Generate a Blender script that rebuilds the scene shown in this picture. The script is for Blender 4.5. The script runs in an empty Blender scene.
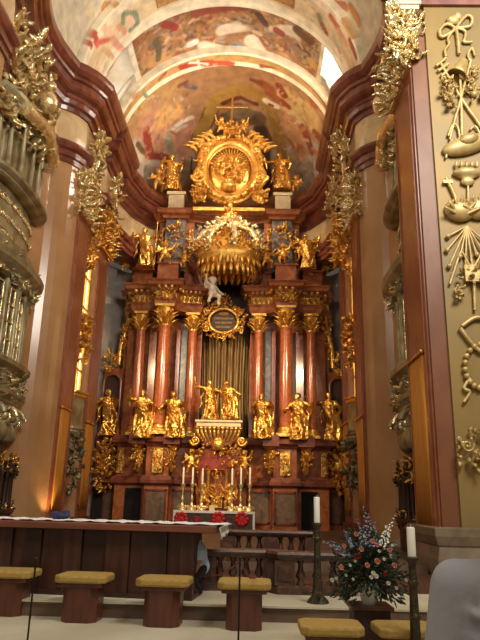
import bpy, math, random
import numpy as np
from mathutils import Matrix, Vector
sc = bpy.context.scene
col = sc.collection
PI = math.pi

# ------------------------------------------------------------------ camera
FPX = 620.0
CAM = Vector((1.23, 0.0, 1.5))
PITCH = math.radians(16.2); YAW = math.radians(-1.4); ROLL = math.radians(1.3)
_f = Vector((math.sin(YAW)*math.cos(PITCH), math.cos(YAW)*math.cos(PITCH), math.sin(PITCH)))
_r0 = _f.cross(Vector((0, 0, 1))).normalized(); _u0 = _r0.cross(_f).normalized()
_r = _r0*math.cos(ROLL) + _u0*math.sin(ROLL)
_u = _r.cross(_f).normalized()
cam_d = bpy.data.cameras.new('camera'); cam = bpy.data.objects.new('camera', cam_d); col.objects.link(cam)
cam.matrix_world = Matrix(((_r.x, _u.x, -_f.x, CAM.x), (_r.y, _u.y, -_f.y, CAM.y), (_r.z, _u.z, -_f.z, CAM.z), (0, 0, 0, 1)))
cam_d.sensor_fit = 'VERTICAL'; cam_d.sensor_height = 24.0; cam_d.lens = 24.0*FPX/640.0
cam_d.clip_start = 0.05; cam_d.clip_end = 200
sc.camera = cam

def srgb(r, g, b):
    def c(x):
        x /= 255.0
        return x/12.92 if x <= 0.04045 else ((x+0.055)/1.055)**2.4
    return (c(r), c(g), c(b))

# ------------------------------------------------------------------ world and lights
w = bpy.data.worlds.new('world'); sc.world = w; w.use_nodes = True
bg = w.node_tree.nodes['Background']; bg.inputs[0].default_value = (1.0, 0.86, 0.68, 1); bg.inputs[1].default_value = 0.075
sc.view_settings.view_transform = 'Standard'; sc.view_settings.look = 'None'
sc.view_settings.exposure = 0.0; sc.view_settings.gamma = 1.0; sc.view_settings.use_curve_mapping = False

def area(name, loc, target, size, power, color, sy=None, spread=180):
    d = bpy.data.lights.new(name, 'AREA'); d.energy = power; d.color = color; d.size = size
    if sy: d.shape = 'RECTANGLE'; d.size_y = sy
    d.spread = math.radians(spread)
    o = bpy.data.objects.new(name, d); col.objects.link(o); o.location = loc
    o.rotation_euler = (Vector(target)-Vector(loc)).to_track_quat('-Z', 'Y').to_euler()
    return o
def spot(name, loc, target, power, color, ang=60, rad=0.15, blend=0.6):
    d = bpy.data.lights.new(name, 'SPOT'); d.energy = power; d.color = color
    d.spot_size = math.radians(ang); d.spot_blend = blend; d.shadow_soft_size = rad
    o = bpy.data.objects.new(name, d); col.objects.link(o); o.location = loc
    o.rotation_euler = (Vector(target)-Vector(loc)).to_track_quat('-Z', 'Y').to_euler()
    return o
# daylight from the nave windows behind the camera, left and right, and from the lunettes over the choir
area('nave_daylight_right', (6.5, 2.0, 12.5), (-3.0, 19, 11), 5.0, 1900, (1, .93, .82), 4.0)
area('nave_daylight_left', (-6.5, 3.0, 12.5), (4.0, 19, 11), 4.0, 650, (1, .9, .76), 4.0)
area('nave_daylight_west', (0, -8.0, 8.0), (0, 22, 6), 6.0, 210, (1, .86, .68), 6.0)
area('lunette_daylight_right', (5.55, 20.4, 16.3), (-3.5, 21, 15.0), 1.2, 420, (1, .95, .86), 1.6)
area('lunette_daylight_left', (-5.55, 20.4, 16.3), (3.0, 22, 15.0), 1.2, 45, (.9, .94, 1), 1.6)
area('nave_floor_daylight', (0, 3.5, 9.0), (0, 6.5, 0), 3.0, 26, (1, .9, .74), 3.0, 100)
# warm altar lamps standing on the cornice, then two added low fills
spot('altar_lamp_left', (-3.9, 18.6, 14.95), (1.0, 26, 9.0), 6200, (1, .86, .62), 62)
spot('altar_lamp_right', (3.9, 18.6, 14.95), (-1.0, 26, 9.0), 6200, (1, .86, .62), 62)
spot('altar_fill_low_left', (-4.1, 17.4, 8.6), (0.8, 26, 5.0), 2100, (1, .74, .42), 60)  # added pair of warm fills brightening the lower altar
spot('altar_fill_low_right', (4.1, 17.4, 8.6), (-0.8, 26, 5.0), 2100, (1, .74, .42), 60)
spot('vault_lamp_left', (-3.7, 21.5, 15.0), (1.0, 25, 19.0), 760, (1, .80, .56), 120, .3, 1)
spot('vault_lamp_right', (3.7, 21.5, 15.0), (-1.0, 25, 19.0), 760, (1, .80, .56), 120, .3, 1)
spot('vault_lamp_bay_left', (-3.9, 16.5, 15.0), (0.5, 20, 19.5), 300, (1, .84, .62), 130, .3, 1)
spot('vault_lamp_bay_right', (3.9, 16.5, 15.0), (-0.5, 20, 19.5), 300, (1, .84, .62), 130, .3, 1)
spot('uplight_pier', (-4.25, 17.75, 0.75), (-4.5, 18.1, 3.2), 70, (1, .66, .3), 75, .04, .7)

# ------------------------------------------------------------------ pixel-ray helpers (only to measure real positions)
def ray(px, py):
    return (_f + _r*((px-240)/FPX) + _u*((320-py)/FPX))
def P(px, py, Y):
    d = ray(px, py); return CAM + d*((Y-CAM.y)/d.y)
def G(px, py, z):
    d = ray(px, py); return CAM + d*((z-CAM.z)/d.z)
def Zp(py, Y=26.0, px=223): return P(px, py, Y).z
def Xp(px, py, Y): return P(px, py, Y).x
def hit(px, py, fn, t0=6.0, t1=45.0, n=700):
    d = ray(px, py); prev = fn(CAM + d*t0); pt = t0
    for i in range(1, n+1):
        t = t0+(t1-t0)*i/n; v = fn(CAM+d*t)
        if v > 0 and prev <= 0: return CAM + d*((t+pt)/2)
        prev = v; pt = t
    return None

# ------------------------------------------------------------------ materials
def mat(name, base, rough=0.5, metal=0.0, base2=None, scale=4.0, bump=0.0, bscale=20.0, detail=4.0, coat=0.0, dist=0.0, spec=0.5, lo=.38, hi=.62, emis=None, estr=0, stretch=None):
    m = bpy.data.materials.new(name); m.use_nodes = True; nt = m.node_tree; b = nt.nodes['Principled BSDF']
    b.inputs['Base Color'].default_value = (*base, 1); b.inputs['Roughness'].default_value = rough; b.inputs['Metallic'].default_value = metal
    b.inputs['Coat Weight'].default_value = coat; b.inputs['Coat Roughness'].default_value = .15; b.inputs['Specular IOR Level'].default_value = spec
    tc = nt.nodes.new('ShaderNodeTexCoord'); src = tc.outputs['Object']
    if stretch:
        mp = nt.nodes.new('ShaderNodeMapping'); mp.inputs['Scale'].default_value = stretch; nt.links.new(src, mp.inputs['Vector']); src = mp.outputs['Vector']
    if base2:
        n = nt.nodes.new('ShaderNodeTexNoise'); n.inputs['Scale'].default_value = scale; n.inputs['Detail'].default_value = detail; n.inputs['Distortion'].default_value = dist
        nt.links.new(src, n.inputs['Vector'])
        r = nt.nodes.new('ShaderNodeValToRGB'); r.color_ramp.elements[0].position = lo; r.color_ramp.elements[1].position = hi
        r.color_ramp.elements[0].color = (*base, 1); r.color_ramp.elements[1].color = (*base2, 1)
        nt.links.new(n.outputs['Fac'], r.inputs['Fac']); nt.links.new(r.outputs['Color'], b.inputs['Base Color'])
    if bump:
        n2 = nt.nodes.new('ShaderNodeTexNoise'); n2.inputs['Scale'].default_value = bscale; n2.inputs['Detail'].default_value = 3
        nt.links.new(src, n2.inputs['Vector'])
        bp = nt.nodes.new('ShaderNodeBump'); bp.inputs['Strength'].default_value = bump; bp.inputs['Distance'].default_value = .05
        nt.links.new(n2.outputs['Fac'], bp.inputs['Height']); nt.links.new(bp.outputs['Normal'], b.inputs['Normal'])
    if emis: b.inputs['Emission Color'].default_value = (*emis, 1); b.inputs['Emission Strength'].default_value = estr
    return m
def attr_mat(name, rough=.7, noise=.25):
    m = bpy.data.materials.new(name); m.use_nodes = True; nt = m.node_tree; b = nt.nodes['Principled BSDF']
    b.inputs['Roughness'].default_value = rough
    a = nt.nodes.new('ShaderNodeVertexColor'); a.layer_name = 'paint'
    n = nt.nodes.new('ShaderNodeTexNoise'); n.inputs['Scale'].default_value = 2.5; n.inputs['Detail'].default_value = 7
    tc = nt.nodes.new('ShaderNodeTexCoord'); nt.links.new(tc.outputs['Object'], n.inputs['Vector'])
    mr = nt.nodes.new('ShaderNodeMapRange'); mr.inputs[1].default_value = .3; mr.inputs[2].default_value = .7; mr.inputs[3].default_value = 1-noise; mr.inputs[4].default_value = 1+noise*.6
    nt.links.new(n.outputs['Fac'], mr.inputs[0])
    mx = nt.nodes.new('ShaderNodeVectorMath'); mx.operation = 'SCALE'
    nt.links.new(a.outputs['Color'], mx.inputs[0]); nt.links.new(mr.outputs[0], mx.inputs['Scale']); nt.links.new(mx.outputs[0], b.inputs['Base Color'])
    return m
M = {}
M['red'] = mat('red_marble', srgb(146, 76, 42), .28, base2=srgb(174, 106, 64), scale=2.2, dist=1.5, detail=8, coat=.3)
M['redcol'] = mat('red_column_marble', srgb(156, 76, 38), .2, base2=srgb(184, 102, 58), scale=2.6, dist=2, detail=8, coat=.5)
M['cornice'] = mat('brown_cornice_marble', srgb(104, 48, 32), .28, base2=srgb(136, 74, 54), scale=1.6, dist=1.5, detail=6, coat=.3)
M['tan'] = mat('tan_marble', srgb(168, 122, 78), .26, base2=srgb(190, 144, 98), scale=.9, dist=.3, detail=8, coat=.3, lo=.3, hi=.7)
M['pink'] = mat('pink_marble', srgb(140, 78, 50), .34, base2=srgb(160, 96, 64), scale=1.3, dist=1.5, detail=8, coat=.3)
M['pale'] = mat('pale_frieze_marble', srgb(205, 170, 120), .25, base2=srgb(228, 200, 156), scale=1.0, dist=1, detail=6, coat=.3)
M['gold'] = mat('gilding', srgb(250, 204, 112), .3, .82, base2=srgb(226, 168, 76), scale=6, bump=.5, bscale=14)
M['statgold'] = mat('statue_gilding', srgb(250, 204, 110), .27, .85, base2=srgb(196, 134, 52), scale=9, bump=1.0, bscale=16)
M['paleg'] = mat('pale_gilding', srgb(255, 240, 196), .26, .75, base2=srgb(226, 196, 130), scale=6, bump=.5, bscale=14)
M['greygold'] = mat('grey_green_gilt_wood', srgb(176, 164, 126), .38, .3, base2=srgb(134, 118, 82), scale=2.5, bump=.2)
M['bluegrey'] = mat('blue_grey_marble', srgb(84, 78, 78), .3, base2=srgb(132, 122, 118), scale=1.6, dist=3, detail=9, coat=.3)
M['brownpanel'] = mat('mottled_brown_grey_marble', srgb(128, 104, 82), .3, base2=srgb(104, 84, 68), scale=3, dist=2, detail=8)
M['grey'] = mat('grey_plaster', srgb(150, 142, 134), .7, base2=srgb(172, 160, 146), scale=1.5)
M['white'] = mat('white_stucco', srgb(222, 210, 188), .6, base2=srgb(204, 188, 160), scale=1.5)
M['dark'] = mat('dark_wood', srgb(46, 26, 18), .45, base2=srgb(62, 36, 24), scale=4, stretch=(1, 1, .15))
M['wood'] = mat('brown_wood', srgb(58, 30, 22), .45, base2=srgb(78, 42, 28), scale=7, stretch=(2, 2, .15), coat=.2)
M['tabletop'] = mat('table_top_wood', srgb(112, 62, 46), .35, base2=srgb(132, 78, 58), scale=7, stretch=(.2, 2, 2), coat=.2)
M['stoolwood'] = mat('stool_wood', srgb(74, 36, 24), .4, base2=srgb(92, 48, 30), scale=8, stretch=(2, 2, .2), coat=.15)
M['cushion'] = mat('ochre_cushion', srgb(158, 126, 60), .8, base2=srgb(172, 140, 72), scale=30, bump=.1, bscale=120)
M['floor'] = mat('floor_stone', srgb(186, 176, 150), .45, base2=srgb(204, 194, 170), scale=1.2, detail=6)
M['riser'] = mat('step_riser_stone', srgb(94, 72, 56), .5, base2=srgb(112, 88, 70), scale=3)
M['plinth'] = mat('grey_brown_plinth_stone', srgb(104, 88, 68), .5, base2=srgb(130, 112, 88), scale=1.8, detail=7, dist=1)
M['relief'] = mat('matt_gilt_relief', srgb(216, 188, 128), .45, .35, base2=srgb(188, 158, 100), scale=5)
M['panelg'] = mat('olive_gilt_panel', srgb(150, 122, 66), .5, .15, base2=srgb(134, 114, 74), scale=.7, detail=5)
M['banner'] = mat('ochre_banner', srgb(196, 128, 44), .75, base2=srgb(208, 142, 54), scale=5, stretch=(4, 4, .2))
M['curtain'] = mat('olive_gold_curtain', srgb(150, 122, 74), .5, .3, base2=srgb(112, 86, 50), scale=3, stretch=(3, 3, .3))
M['black'] = mat('dark_opening', srgb(20, 13, 9), .9)
M['cream'] = mat('cream_stone', srgb(228, 210, 168), .45, base2=srgb(210, 190, 150), scale=3)
M['candle'] = mat('white_wax', srgb(235, 230, 214), .45)
M['bronze'] = mat('bronze_green', srgb(76, 66, 44), .45, .5, base2=srgb(56, 50, 34), scale=12, bump=.4, bscale=40)
M['railm'] = mat('mottled_red_brown_marble', srgb(70, 44, 34), .4, base2=srgb(112, 78, 62), scale=5, detail=9, dist=2, lo=.45, hi=.75)
M['cloth'] = mat('white_linen', srgb(232, 228, 222), .8, bump=.1, bscale=60)
M['shirt'] = mat('light_blue_shirt', srgb(190, 208, 238), .8, bump=.15, bscale=30)
M['greyshirt'] = mat('pale_grey_shirt', srgb(186, 186, 192), .8, bump=.15, bscale=12)
M['trouser'] = mat('black_trousers', srgb(26, 26, 32), .8)
M['skin'] = mat('skin', srgb(196, 148, 120), .5)
M['hair'] = mat('dark_brown_hair', srgb(60, 36, 24), .6, bump=.5, bscale=80)
M['leaf'] = mat('green_leaf', srgb(34, 46, 28), .55, base2=srgb(54, 68, 42), scale=20)
M['pier'] = mat('brown_pier_marble', srgb(116, 70, 42), .45, base2=srgb(130, 82, 52), scale=1.2, dist=1, detail=7)
M['rose'] = mat('pink_rose', srgb(226, 150, 130), .6)
M['redrose'] = mat('red_rose', srgb(150, 26, 34), .6)
M['whiteflower'] = mat('white_petal', srgb(238, 236, 220), .6)
M['blueflower'] = mat('blue_delphinium', srgb(104, 108, 138), .6, base2=srgb(150, 154, 168), scale=30)
M['redfl'] = mat('red_carved_rosette', srgb(190, 30, 32), .5)
M['frontal'] = mat('dark_marble_frontal', srgb(58, 40, 32), .35, base2=srgb(96, 74, 58), scale=6, dist=2)
M['winglow'] = mat('daylit_window', (1, 1, 1), .5, emis=(1, .95, .85), estr=4.0)
M['windim'] = mat('dim_window', (.8, .82, .85), .5, emis=(.85, .9, 1), estr=.45)  # pane with a low bluish glow
M['goldglow'] = mat('amber_lit_window', (1, .8, .5), .5, emis=(1, .72, .34), estr=3.0)
M['glass'] = mat('dark_window_glass', srgb(44, 38, 30), .1, spec=.8)
M['metalpole'] = mat('black_metal', srgb(50, 44, 40), .4, .6)
M['rope'] = mat('red_rope', srgb(110, 26, 26), .8)
M['bluecloth'] = mat('blue_cloth', srgb(44, 48, 84), .8)
M['text'] = mat('gold_lettering', srgb(200, 150, 70), .4, .6)
M['fresco'] = attr_mat('fresco_paint')
M['pinkred'] = mat('carved_red_drapery', srgb(150, 56, 40), .5)

# ------------------------------------------------------------------ mesh builder
class MB:
    def __init__(s): s.v = []; s.f = []; s.sm = []
    def add(s, vs, fs, smooth=False):
        o = len(s.v); s.v += [tuple(v) for v in vs]; s.f += [tuple(o+i for i in f) for f in fs]; s.sm += [smooth]*len(fs)
    def box(s, x0, x1, y0, y1, z0, z1, Mx=None):
        vs = [Vector((x, y, z)) for z in (z0, z1) for y in (y0, y1) for x in (x0, x1)]
        if Mx: vs = [Mx @ v for v in vs]
        s.add(vs, [(0, 2, 3, 1), (4, 5, 7, 6), (0, 1, 5, 4), (2, 6, 7, 3), (0, 4, 6, 2), (1, 3, 7, 5)])
    def prism(s, poly, z0, z1):
        n = len(poly)
        vs = [(p[0], p[1], z0) for p in poly]+[(p[0], p[1], z1) for p in poly]
        s.add(vs, [tuple(range(n))[::-1], tuple(range(n, 2*n))]+[(i, (i+1) % n, n+(i+1) % n, n+i) for i in range(n)])
    def prism_y(s, poly, y0, y1):   # polygon in x,z extruded in y
        n = len(poly)
        vs = [(p[0], y0, p[1]) for p in poly]+[(p[0], y1, p[1]) for p in poly]
        s.add(vs, [tuple(range(n)), tuple(range(n, 2*n))[::-1]]+[(i, n+i, n+(i+1) % n, (i+1) % n) for i in range(n)])
    def lathe(s, prof, c=(0, 0, 0), n=20, a0=0, a1=2*PI, sx=1, sy=1, fold=0, k=8):
        full = abs(a1-a0-2*PI) < 1e-6; m = n if full else n+1; vs = []
        for r, z in prof:
            for i in range(m):
                a = a0+(a1-a0)*i/n; rr = r*(1+fold*math.sin(k*a))
                vs.append((c[0]+rr*math.cos(a)*sx, c[1]+rr*math.sin(a)*sy, c[2]+z))
        fs = []
        for j in range(len(prof)-1):
            for i in range(n):
                i2 = (i+1) % m if full else i+1
                fs.append((j*m+i, j*m+i2, (j+1)*m+i2, (j+1)*m+i))
        s.add(vs, fs, True)
        if full: 
            s.add(vs[:m], [tuple(range(m))[::-1]]); s.add(vs[-m:], [tuple(range(m))])
    def tube(s, pts, rad, n=8, flat=1.0):
        pts = [Vector(p) for p in pts]; N = len(pts)
        if not hasattr(rad, '__len__'): rad = [rad]*N
        vs = []; up = None
        for i, p in enumerate(pts):
            t = (pts[min(i+1, N-1)]-pts[max(i-1, 0)]); t = t.normalized() if t.length > 1e-9 else Vector((0, 0, 1))
            if up is None:
                up = Vector((0, 0, 1)) if abs(t.z) < .9 else Vector((0, 1, 0))
            a = t.cross(up)
            a = a.normalized() if a.length > 1e-6 else t.orthogonal().normalized()
            b = a.cross(t).normalized(); up = b
            for k in range(n):
                th = 2*PI*k/n; vs.append(p + a*(rad[i]*math.cos(th)) + b*(rad[i]*flat*math.sin(th)))
        fs = [(i*n+k, i*n+(k+1) % n, (i+1)*n+(k+1) % n, (i+1)*n+k) for i in range(N-1) for k in range(n)]
        s.add(vs, fs, True); s.add(vs[:n], [tuple(range(n))[::-1]]); s.add(vs[-n:], [tuple(range(n))])
    def ball(s, c, r, n=10, m=7, Mx=None):
        if not hasattr(r, '__len__'): r = (r, r, r)
        vs = []; c = Vector(c)
        for j in range(1, m):
            ph = PI*j/m
            for i in range(n):
                a = 2*PI*i/n; v = Vector((r[0]*math.sin(ph)*math.cos(a), r[1]*math.sin(ph)*math.sin(a), r[2]*math.cos(ph)))
                vs.append(c+((Mx @ v) if Mx else v))
        t = Vector((0, 0, r[2])); 
        if Mx: t = Mx @ t
        vs += [c+t, c-t]; T = len(vs)-2; B = T+1
        fs = [((j)*n+i, (j+1)*n+i, (j+1)*n+(i+1) % n, j*n+(i+1) % n) for j in range(m-2) for i in range(n)]
        fs += [(T, i, (i+1) % n) for i in range(n)]+[(B, (m-2)*n+(i+1) % n, (m-2)*n+i) for i in range(n)]
        s.add(vs, fs, True)
    def leaf(s, p, d, nm, L, w, curl=.5, seg=5):
        p = Vector(p); d = Vector(d).normalized(); nm = Vector(nm); nm = (nm-d*nm.dot(d)).normalized(); sd = d.cross(nm)
        vs = []
        for i in range(seg+1):
            t = i/seg; ww = w*(math.sin(PI*(.12+.84*t))**.8); q = p+d*(L*(t-.25*curl*t*t))+nm*(L*curl*(t**2.2)*.8)
            vs += [q-sd*ww, q+nm*(ww*.6), q+sd*ww, q-nm*(ww*.25)]
        fs = [(i*4+k, i*4+(k+1) % 4, (i+1)*4+(k+1) % 4, (i+1)*4+k) for i in range(seg) for k in range(4)]
        fs += [(3, 2, 1, 0), tuple(seg*4+k for k in range(4))]
        s.add(vs, fs, True)
    def scroll(s, c, u, v, r, tr, turns=1.5, hand=1, a0=0, n=6):
        c = Vector(c); u = Vector(u); v = Vector(v); K = int(14*turns); pts = []; rr = []
        for i in range(K+1):
            t = i/K; a = a0+hand*t*turns*2*PI; q = r*(1-.85*t)
            pts.append(c+u*(q*math.cos(a))+v*(q*math.sin(a))); rr.append(tr*(1-.5*t))
        s.tube(pts, rr, n); s.ball(pts[-1], tr*1.3, 6, 5)
    def sweep(s, path, prof, closed=False, smooth=False, side=1, cap=True):
        """path list of (x,y); prof closed list of (out,z), out to the left normal * side"""
        N = len(path); pts = [Vector((p[0], p[1])) for p in path]; vs = []
        def nr(a, b):
            d = (b-a).normalized(); return Vector((-d.y, d.x))*side
        for i in range(N):
            if closed or 0 < i < N-1:
                n1 = nr(pts[i-1], pts[i]); n2 = nr(pts[i], pts[(i+1) % N]); m = (n1+n2)
                m = m.normalized() if m.length > 1e-4 else n1
                k = 1/max(.45, m.dot(n1)); m = m*k
            elif i == 0: m = nr(pts[0], pts[1])
            else: m = nr(pts[-2], pts[-1])
            for o, z in prof: vs.append((pts[i].x+m.x*o, pts[i].y+m.y*o, z))
        K = len(prof); fs = []
        for i in range(N if closed else N-1):
            j = (i+1) % N
            for k in range(K): fs.append((i*K+k, j*K+k, j*K+(k+1) % K, i*K+(k+1) % K))
        s.add(vs, fs, smooth)
        if not closed and cap: s.add(vs[:K], [tuple(range(K))]); s.add(vs[-K:], [tuple(range(K))[::-1]])
    def obj(s, name, m, parent=None, label=None, cat=None, group=None, kind=None, loc=None, bevel=0, fix=True):
        me = bpy.data.meshes.new(name)
        vs = s.v
        if parent is not None and parent.type == 'EMPTY' or (parent is not None):
            inv = parent.matrix_basis.inverted() if parent.parent is None else (parent.parent.matrix_basis @ parent.matrix_basis).inverted()
            if parent.get('_world', True) and not s.__dict__.get('local'): vs = [tuple(inv @ Vector(v)) for v in vs]
        me.from_pydata(vs, [], s.f); me.polygons.foreach_set('use_smooth', s.sm)
        if fix:
            import bmesh
            bm = bmesh.new(); bm.from_mesh(me); bmesh.ops.recalc_face_normals(bm, faces=bm.faces); bm.to_mesh(me); bm.free()
        me.update(); me.materials.append(M[m] if isinstance(m, str) else m)
        o = bpy.data.objects.new(name, me); col.objects.link(o)
        if parent: o.parent = parent
        tag(o, label, cat, group, kind)
        if loc: o.location = loc
        if bevel:
            b = o.modifiers.new('bevel', 'BEVEL'); b.width = bevel; b.segments = 2; b.limit_method = 'ANGLE'
        return o
def tag(o, label=None, cat=None, group=None, kind=None):
    if label: o['label'] = label
    if cat: o['category'] = cat
    if group: o['group'] = group
    if kind: o['kind'] = kind
    return o
def thing(name, loc, label, cat, group=None, rz=0):
    o = bpy.data.objects.new(name, None); col.objects.link(o); o.location = loc; o.rotation_euler = (0, 0, rz); o.empty_display_size = .1
    o.matrix_basis = Matrix.Translation(Vector(loc)) @ Matrix.Rotation(rz, 4, 'Z')
    return tag(o, label, cat, group)
def copy_tree(o, parent=None):
    c = o.copy(); col.objects.link(c)
    if parent: c.parent = parent
    for ch in list(o.children): copy_tree(ch, c)
    return c
def struct(name, mb, m, **k): return mb.obj(name, m, kind='structure', **k)
def orn(mb, o, u, v, n, w, h, cnt, size, seed, round_=True, depth=.3, scrolls=None):
    """carved acanthus, scrolls and beads filling a w x h patch"""
    R = random.Random(seed); o = Vector(o); u = Vector(u).normalized(); v = Vector(v).normalized(); n = Vector(n).normalized()
    for i in range(cnt):
        while True:
            a = R.uniform(-1, 1); b = R.uniform(-1, 1)
            if not round_ or a*a+b*b < 1: break
        q = o+u*(a*w/2)+v*(b*h/2)+n*R.uniform(0, depth*size)
        d = (u*(a*.8+R.uniform(-.8, .8))+v*(b*.8+R.uniform(-.7, .9))+n*R.uniform(0, .5))
        if d.length < .05: d = v
        mb.leaf(q, d, n+u*R.uniform(-.4, .4)+v*R.uniform(-.3, .3), size*R.uniform(.5, 1.05), size*R.uniform(.2, .36), R.uniform(.3, 1.0), 4)
        if i % 4 == 0: mb.ball(q+n*size*.2, size*R.uniform(.1, .22), 7, 5)
    for i in range(scrolls if scrolls is not None else max(2, cnt//14)):
        a = R.uniform(-.7, .7); b = R.uniform(-.7, .7)
        mb.scroll(o+u*(a*w/2)+v*(b*h/2)+n*size*.3, u, v, size*R.uniform(.35, .6), size*.11, 1.4, R.choice((1, -1)), R.uniform(0, 6))
UX = Vector((1, 0, 0)); UY = Vector((0, 1, 0)); UZ = Vector((0, 0, 1)); FR = Vector((0, -1, 0))

# ------------------------------------------------------------------ the setting: floor and steps
WX = 4.5
L0 = .20; L1 = .37; L2 = .42
mb = MB(); mb.box(-9, 9, -6, 29, -.3, 0); struct('floor', mb, 'floor')
g1 = G(312, 625, L0)
platA = [(-9, 4.6), (g1.x-.35, 4.6), (g1.x+.05, 6.75), (g1.x-.05, 7.0), (9, 7.3), (9, 29), (-9, 29)]
mb = MB(); mb.prism(platA, 0.0, L0-.02); struct('trim_1', mb, 'riser')
mb = MB(); mb.prism([(-9, 4.57), (g1.x-.33, 4.57), (g1.x+.08, 6.73), (g1.x, 6.97), (9, 7.27), (9, 29), (-9, 29)], L0-.02, L0); struct('floor_step', mb, 'floor')
yB = G(240, 605, L1).y
g2 = G(272, 598, L1)
mb = MB(); mb.prism([(-9, yB), (g2.x+.3, yB), (g2.x+.9, yB-.02), (9, yB+.1), (9, 29), (-9, 29)], L0, L1-.02); struct('trim_2', mb, 'riser')
mb = MB(); mb.prism([(-9, yB-.03), (g2.x+.9, yB-.03), (9, yB+.07), (9, 29), (-9, 29)], L1-.02, L1); struct('floor_platform', mb, 'floor')
mb = MB(); mb.box(-5.2, 5.2, 14.0, 28.5, L1, L2); struct('floor_sanctuary', mb, 'riser')
M['darkfloor'] = mat('dark_red_stone_floor', srgb(70, 44, 34), .4, base2=srgb(90, 60, 46), scale=2)
mb = MB(); mb.box(-5.2, 4.3, G(206, 589, L1).y+.05, 14.0, L1-.01, L1+.004); struct('floor_choir', mb, 'darkfloor')

# ------------------------------------------------------------------ walls, frieze, cornice
ZA0, ZA1, ZF1, ZC1 = 11.7, 12.35, 13.5, 14.85    # architrave, frieze, cornice levels
def arc_pts(p0, p1, sag, n=8):
    p0 = Vector(p0); p1 = Vector(p1); d = p1-p0; nn = Vector((-d.y, d.x)).normalized()
    return [tuple(p0+d*(i/n)+nn*(sag*math.sin(PI*i/n))) for i in range(n+1)]
half = [(4.55, 11.1), (4.55, 12.6), (5.1, 12.65)] + arc_pts((5.1, 12.8), (5.2, 17.2), -.45, 20)[1:] + arc_pts((5.2, 17.2), (4.5, 18.0), .12, 5)[1:] + \
       [(4.5, 19.4), (4.75, 19.45), (4.75, 20.85), (4.5, 20.9), (4.5, 22.3), (4.72, 22.4), (4.7, 23.6), (4.35, 25.2), (3.7, 26.4), (2.6, 27.2), (0, 27.6)]
def side_path(s): return [(s*(4.95 if (s < 0 and y < 12.62) else x), y) for x, y in half]
for s, nm in ((-1, 'left'), (1, 'right')):
    path = side_path(s); sd = -s*-1
    # wall body
    k = half.index((4.72, 22.4))
    mb = MB(); mb.sweep(path[:k], [(0, 0), (0, ZA0), (-.8, ZA0), (-.8, 0)], side=s)
    struct('wall_'+nm, mb, 'tan')
    low = [(s*x, y) for x, y in ((4.5, 22.3), (5.3, 22.4), (5.7, 23.6), (5.6, 26.2), (4.8, 27.4), (3.0, 28.1), (0, 28.3))]
    mb = MB(); mb.sweep(low, [(0, 0), (0, ZA0), (-.5, ZA0), (-.5, 0)], side=s)
    struct('wall_apse_'+nm, mb, 'grey')
for s, k in ((-1, 3), (1, 6)):
    path = side_path(s)
    mb = MB(); mb.sweep(path, [(-1.1, ZA0), (.06, ZA0), (.06, ZA0+.16), (.12, ZA0+.2), (.12, ZA0+.38), (.2, ZA0+.44), (.26, ZA0+.56), (.26, ZA1), (-1.1, ZA1)], side=s)
    struct('trim_%d' % k, mb, 'cornice')
    mb = MB(); mb.sweep(path, [(-.6, ZA1), (.03, ZA1), (.06, ZA1+.35), (.06, ZA1+.8), (.03, ZF1), (-.6, ZF1)], side=s)
    struct('trim_%d' % (k+1), mb, 'pale')
    z = ZF1
    pr = [(-.6, z), (.1, z), (.14, z+.12), (.26, z+.16), (.3, z+.3), (.34, z+.34), (.34, z+.46), (.5, z+.52), (.56, z+.6), (.56, z+.82), (.64, z+.86), (.66, z+.95), (.74, z+1.0), (.84, z+1.12), (.86, z+1.22), (.86, ZC1), (-.6, ZC1)]
    mb = MB(); mb.sweep(path, pr, side=s); struct('trim_%d' % (k+2), mb, 'cornice')
# upper wall above cornice, windows in the lunettes
RV = 4.95; ZV = 14.85; YD = 22.4
RRIB = 4.6
def painted(name, verts, nu, nv, colors, thick_out=None):
    """grid surface (nu x nv) with painted colours"""
    faces = [(j*nu+i, j*nu+i+1, (j+1)*nu+i+1, (j+1)*nu+i) for j in range(nv-1) for i in range(nu-1)]
    return verts, faces, colors
def make_painted(name, verts, faces, colors, parent=None, flat=False):
    me = bpy.data.meshes.new(name); me.from_pydata([tuple(v) for v in verts], [], faces)
    me.polygons.foreach_set('use_smooth', [True]*len(faces))
    a = me.color_attributes.new('paint', 'FLOAT_COLOR', 'POINT')
    c = np.ones((len(verts), 4)); c[:, :3] = colors; a.data.foreach_set('color', c.ravel())
    me.update(); me.materials.append(M['fresco'])
    o = bpy.data.objects.new(name, me); col.objects.link(o)
    md = o.modifiers.new('shell', 'SOLIDIFY'); md.thickness = .08; md.offset = 1
    return o
def warp(V, amp=.12, fr=2.3):
    x, y, z = V[:, 0], V[:, 1], V[:, 2]
    return V + amp*np.stack([np.sin(fr*y+1.7*z)+.5*np.sin(2.7*fr*z+x), np.sin(fr*z+1.3*x)+.5*np.sin(2.3*fr*x+y), np.sin(fr*x+2.1*y)+.5*np.sin(3.1*fr*y+z)], 1)
def stroke(V, C, p, q, r, c, soft=.35, op=1.0):
    p = np.array(p); q = np.array(q); d = q-p; L = max((d*d).sum(), 1e-9)
    t = np.clip(((V-p)@d)/L, 0, 1); D = np.linalg.norm(V-(p+t[:, None]*d), axis=1)
    m = np.clip((r-D)/(r*soft)+.5, 0, 1)*op
    C[:] = C*(1-m[:, None])+np.array(c)*m[:, None]
def px_strokes(V, C, lst, fn, Vw):
    for x1, y1, x2, y2, rp, c in lst:
        a = hit(x1, y1, fn); b = hit(x2, y2, fn)
        if a is None or b is None: continue
        stroke(Vw, C, a, b, rp*.041, srgb(*c))
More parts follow.
